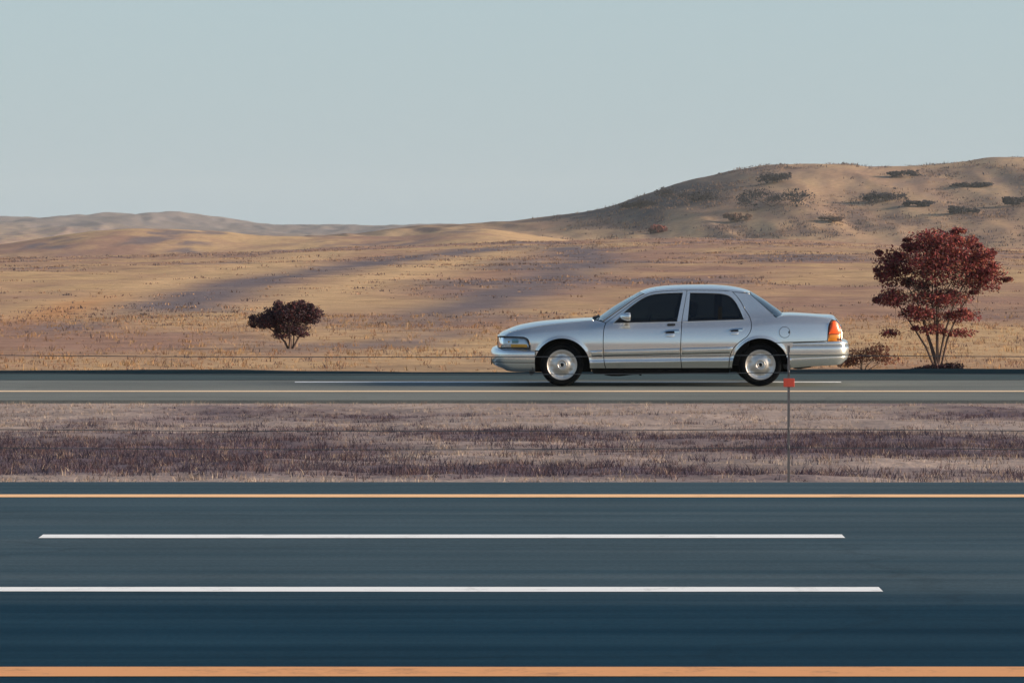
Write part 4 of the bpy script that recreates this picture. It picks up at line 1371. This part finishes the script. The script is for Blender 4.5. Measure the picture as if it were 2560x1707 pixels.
def shrub(name, label, cat, base, lobes, n, size, cols, stems=3, stem_r=.03, seed=1, group=None, bias=.45, crown='crown', twigs=26, rag=0):
    r = random.Random(seed)
    e = empty(name, base)
    tag(e, label, cat, group)
    me = leaves(ragged(lobes, rag, seed + 50) if rag else lobes, n, size, cols, bias, seed)
    link(crown, me, M['plant'], e)
    if stems:
        mb = MB()
        top = max(lobes, key=lambda l: l[6])
        trunk_top = None
        for k in range(stems):
            l = lobes[k % len(lobes)]
            tip = Vector((l[0] + r.uniform(-.3, .3) * l[3], l[1] + r.uniform(-.3, .3) * l[4], l[2] + r.uniform(-.1, .3) * l[5]))
            b0 = Vector((r.uniform(-1, 1) * stem_r * 1.6, r.uniform(-1, 1) * stem_r * 1.6, -.08))
            mid = b0.lerp(tip, .5) + Vector((r.uniform(-.06, .06), r.uniform(-.06, .06), tip.z * .12))
            q1 = b0.lerp(mid, .5) + Vector((r.uniform(-.03, .03), 0, tip.z * .05))
            mb.tube([b0, q1, mid, mid.lerp(tip, .55), tip], [stem_r, stem_r * .8, stem_r * .55, stem_r * .35, stem_r * .12], 6)
            for j in range(max(1, twigs // stems)):
                st = mid.lerp(tip, r.random())
                l2 = r.choice(lobes)
                en = Vector((l2[0] + r.uniform(-.8, .8) * l2[3], l2[1] + r.uniform(-.8, .8) * l2[4], l2[2] + r.uniform(-.7, .7) * l2[5]))
                if (en - st).length > top[3] * 1.3:
                    en = st + (en - st).normalized() * top[3] * 1.3
                mb.tube([st, st.lerp(en, .5) + Vector((0, 0, r.uniform(0, .05) * top[5])), en], [stem_r * .28, stem_r * .18, stem_r * .07], 4)
        mb.build('trunk', M['bark'], e, fix=False)
    return e


def lobes_px(base_px, scale, items, depth=0.9):
    """Lobes given as pixel ellipses round a base pixel, as metres; depth spread at random."""
    r = random.Random(5)
    out = []
    for px, py, rx, ry, w in items:
        out.append(((px - base_px[0]) / scale, r.uniform(-.25, .25) * rx / scale, (base_px[1] - py) / scale, rx / scale, depth * rx / scale, ry / scale, w))
    return out


# big dark-red shrub by the road, right of the car
b = hit(2345, 926)
sc_ = FPX / b[1]
shrub('red_shrub', 'tall dark red shrub on thin bare stems at the roadside, right of the car', 'shrub', b,
      lobes_px((2345, 926), sc_, [(2355, 655, 142, 82, 5.6), (2335, 606, 92, 42, 2.2), (2462, 690, 66, 54, 2.0), (2228, 672, 54, 64, 1.8), (2232, 745, 54, 30, 1.2),
                                  (2350, 745, 112, 30, 1.6), (2440, 640, 50, 40, 1.0), (2300, 785, 74, 24, .75), (2400, 790, 70, 22, .55), (2225, 832, 36, 14, .26), (2400, 832, 62, 16, .36), (2330, 822, 46, 20, .34)]),
      32000, .023, [(.24, .055, .055), (.18, .046, .050), (.25, .095, .060), (.105, .045, .055), (.29, .075, .082)], stems=8, stem_r=.022, seed=3, bias=.62, twigs=130, rag=46)
b2 = hit(2350, 929)
shrub('low_shrub', 'low dark clump of brush at the foot of the tall red shrub', 'shrub', (b2[0], b2[1] - .25, b2[2]),
      lobes_px((2350, 929), sc_, [(2335, 921, 44, 11, 2), (2375, 918, 34, 12, 1.4), (2300, 924, 34, 7, .6)]),
      1600, .026, [(.035, .022, .030), (.06, .028, .032), (.028, .026, .036)], stems=2, stem_r=.01, seed=6, twigs=8)
b3 = hit(2160, 924)
shrub('low_shrub', 'sparse reddish brush beside the road just behind the rear bumper of the car', 'shrub', b3,
      lobes_px((2160, 924), FPX / b3[1], [(2150, 890, 42, 22, 1), (2195, 880, 36, 26, .8), (2120, 905, 34, 14, .8), (2220, 900, 40, 14, .5)]),
      1500, .022, [(.20, .075, .055), (.16, .07, .06), (.26, .13, .075)], stems=5, stem_r=.010, seed=9, twigs=24)
# round dark bush on the left
b = hit(727, 872)
shrub('round_bush', 'dark purple-brown round bush on a short trunk, left of the car', 'shrub', b,
      lobes_px((727, 872), FPX / b[1], [(725, 786, 66, 34, 3), (662, 803, 54, 25, 2.2), (778, 788, 38, 30, 1.5), (690, 790, 50, 28, 1.4), (725, 822, 60, 18, 1.2), (745, 766, 40, 18, 1), (705, 840, 34, 10, .25), (755, 836, 30, 10, .2)]),
      15000, .021, [(.058, .036, .048), (.044, .034, .050), (.13, .042, .048), (.070, .040, .048)], stems=5, stem_r=.026, seed=12, twigs=60, bias=.55, rag=16)

# thickets on the big hill and on the spur in front of it
THICKETS = [
    (1720, 492, 62, 17, 'broad dark thicket on the left shoulder of the big hill'),
    (1600, 512, 40, 9, 'dark brush low on the skyline at the left foot of the big hill'),
    (1947, 446, 52, 10, 'dark thicket high on the big hill, above the largest thicket'),
    (1932, 498, 78, 18, 'largest dark thicket in the middle of the big hill'),
    (2209, 494, 52, 9, 'long dark thicket on the big hill above the tall red shrub'),
    (2290, 511, 34, 6, 'small dark thicket just above the crown of the tall red shrub'),
    (2411, 526, 34, 8, 'dark thicket on the big hill above the right side of the red shrub'),
    (2535, 506, 30, 9, 'dark thicket on the big hill at the right edge of the picture'),
    (2258, 437, 38, 6, 'thin dark thicket near the top of the big hill, right of centre'),
    (2430, 463, 40, 6, 'thin dark thicket near the top right of the big hill'),
    (1844, 545, 30, 7, 'faint brown brush on the big hill straight above the car roof'),
    (2076, 549, 32, 5, 'small brown brush low on the big hill, above the rear of the car'),
]
for i, (px, py, rx, ry, lab) in enumerate(THICKETS):
    rx, ry = rx * 1.35, ry * 1.5
    h = hit(px, py + ry * .7, 1000, 1600)
    k = FPX / h[1]
    brown = 'brown' in lab
    lob = []
    rr = random.Random(100 + i)
    for j in range(9):
        u = rr.uniform(-.75, .75)
        lob.append((u * rx / k, rr.uniform(-1, 1) * rx / k * .6, ry / k * rr.uniform(.5, 1.25), rx / k * rr.uniform(.25, .45), rx / k * .5, ry / k * rr.uniform(.5, .9), 1))
    shrub('thicket', lab, 'thicket', h, lob, 2600, .26, [(.12, .08, .065), (.16, .10, .08)] if brown else [(.030, .030, .042), (.045, .038, .045), (.025, .028, .04)],
          stems=2, stem_r=.15, seed=200 + i, group='thickets on the big hill', bias=.9, twigs=6, rag=14)
h = hit(1645, 582, 500, 1500)
k = FPX / h[1]
shrub('red_bush', 'small round reddish bush on the pale slope above the car windscreen', 'shrub', h,
      [(0, 0, 9 / k, 22 / k, 22 / k, 12 / k, 1), (-12 / k, 0, 6 / k, 14 / k, 14 / k, 8 / k, .6)], 700, 4.0 / k, [(.20, .07, .06), (.15, .06, .05)], stems=3, stem_r=1.2 / k, seed=77, twigs=8)


def tufts(name, label, cat, pos, zfun, heights, nblade, spread, wblade, cols, seed):
    """Dry grass and weeds: tapering blades in clumps, as one mesh."""
    r = np.random.default_rng(seed)
    n = len(pos)
    P = np.repeat(pos, nblade, 0); H = np.repeat(heights, nblade); Cc = np.repeat(cols, nblade, 0)
    m = len(P)
    base = P + r.normal(size=(m, 2)) * (spread * H * .45)[:, None]
    z = zfun(base[:, 0], base[:, 1]) - .01
    ang = r.random(m) * 2 * np.pi
    hgt = H * (.45 + .75 * r.random(m))
    lean = (r.normal(size=(m, 2)) * .45 * hgt[:, None])
    w = wblade * (.6 + .8 * r.random(m)) * np.clip(H / .15, .5, 2.5)
    dx, dy = np.cos(ang) * w, np.sin(ang) * w
    b0 = np.stack([base[:, 0] - dx, base[:, 1] - dy, z], -1); b1 = np.stack([base[:, 0] + dx, base[:, 1] + dy, z], -1)
    m0 = np.stack([base[:, 0] + lean[:, 0] * .4 - dx * .7, base[:, 1] + lean[:, 1] * .4 - dy * .7, z + hgt * .6], -1)
    m1 = np.stack([base[:, 0] + lean[:, 0] * .4 + dx * .7, base[:, 1] + lean[:, 1] * .4 + dy * .7, z + hgt * .6], -1)
    tp = np.stack([base[:, 0] + lean[:, 0], base[:, 1] + lean[:, 1], z + hgt], -1)
    V = np.stack([b0, b1, m1, m0, tp], 1).reshape(-1, 3)
    i = np.arange(m)[:, None] * 5
    F = np.concatenate([i + np.array([[0, 1, 2]]), i + np.array([[0, 2, 3]]), i + np.array([[3, 2, 4]])], 0)
    colr = Cc * (.75 + .5 * r.random(m))[:, None]
    me = mesh_np(name, V, F, False, {'Col': np.repeat(colr, 5, 0)})
    o = link(name, me, M['plant'])
    tag(o, label, cat, kind='stuff')
    return o


def scatter(n, x0, x1, y0, y1, dens, seed, fan=None):
    r = np.random.default_rng(seed)
    y = y0 + (y1 - y0) * r.random(n)
    x = x0 + (x1 - x0) * r.random(n) if fan is None else (r.random(n) * 2 - 1) * (fan * y)
    keep = r.random(n) < dens(x, y)
    return np.stack([x[keep], y[keep]], -1)


r_ = np.random.default_rng(5)
# median: purple-brown weeds in patches, then short pale grass between them
p = scatter(34000, -12, 12, 32.9, 68.0, lambda x, y: np.clip(median_scrub(x, y) * 1.25 - .16, .10, 1), 1)
edge = np.clip((p[:, 1] - 32.4) / 3, .25, 1) * np.clip((68.9 - p[:, 1]) / 7, .15, 1)
pal = np.array([(.072, .050, .068), (.050, .043, .068), (.105, .066, .072), (.068, .058, .078), (.20, .145, .125)])
tufts('dry_weeds', 'purple-brown dry weeds covering the middle of the median', 'weeds', p, median_z, (.028 + .062 * r_.random(len(p)) ** 1.8) * edge, 14, 1.6, .0055,
      pal[r_.choice(5, len(p), p=[.3, .25, .2, .15, .1])], 2)
p = scatter(15000, -12, 12, 32.1, 68.7, lambda x, y: np.clip(.75 - median_scrub(x, y), .12, 1), 3)
pal = np.array([(.33, .26, .21), (.25, .19, .16), (.38, .31, .26), (.21, .155, .145)])
tufts('dry_grass', 'short pale dry grass on the open soil of the median', 'grass', p, median_z, .02 + .05 * r_.random(len(p)), 9, 1.6, .006, pal[r_.choice(4, len(p))], 4)
# hillside: dry grass near the road, scrub further up
p = scatter(15000, -16, 16, 80.1, 130, lambda x, y: np.clip(.35 + 1.3 * (fbm(x * .5, y * .12, 91) - .4), .05, 1), 5)
pal = np.array([(.32, .19, .10), (.27, .155, .095), (.36, .235, .12), (.21, .13, .10), (.12, .085, .085)])
tufts('dry_grass', 'short golden dry grass on the slope just beyond the far carriageway', 'grass', p, hills_z, .03 + .09 * r_.random(len(p)) ** 2, 9, 1.4, .010,
      pal[r_.choice(5, len(p), p=[.3, .25, .2, .15, .1])], 6)
p = scatter(30000, 0, 0, 120, 600, lambda x, y: np.clip((fbm(x * .11, y * .030, 61, 5) - .47) * 4 + .10, .04, 1), 7, fan=.16)
pal = np.array([(.16, .11, .10), (.24, .15, .11), (.33, .21, .13), (.11, .085, .09)])
tufts('scrub', 'low brown scrub scattered over the rising hillside behind the road', 'scrub', p, hills_z, (.03 + .07 * r_.random(len(p)) ** 2) * np.interp(p[:, 1], [120, 600], [1, 2.4]), 8, 3.2, .03,
      pal[r_.choice(4, len(p))], 8)

p = scatter(30000, 0, 0, 1090, 1500, lambda x, y: np.clip((fbm(x * .09, y * .028, 71, 6) - .44) * 3.2 + .06, .03, 1) * np.clip((x - 6) / 20, 0, 1), 9, fan=.13)
pal = np.array([(.10, .075, .075), (.16, .105, .085), (.24, .155, .10), (.07, .06, .07)])
tufts('scrub', 'fine dark scrub mottling the slopes of the big hill', 'scrub', p, hills_z, .22 + .75 * r_.random(len(p)) ** 3, 7, 3.0, .045, pal[r_.choice(4, len(p))], 10)

# ------------------------------------------------------------------ the air between the hills
hz = MB(); hz.box((-6500, -1000, -60), (6500, 5300, 75))
hm = bpy.data.materials.new('evening_haze'); hm.use_nodes = True
hn = hm.node_tree.nodes; hn.clear()
ho_ = hn.new('ShaderNodeOutputMaterial'); hv = hn.new('ShaderNodeVolumePrincipled')
hv.inputs['Color'].default_value = (0.80, 0.88, 0.95, 1)
hv.inputs['Density'].default_value = 0.00006
hv.inputs['Anisotropy'].default_value = 0.0
hm.node_tree.links.new(hv.outputs[0], ho_.inputs['Volume'])
tag(hz.build('haze', hm), kind='stuff')
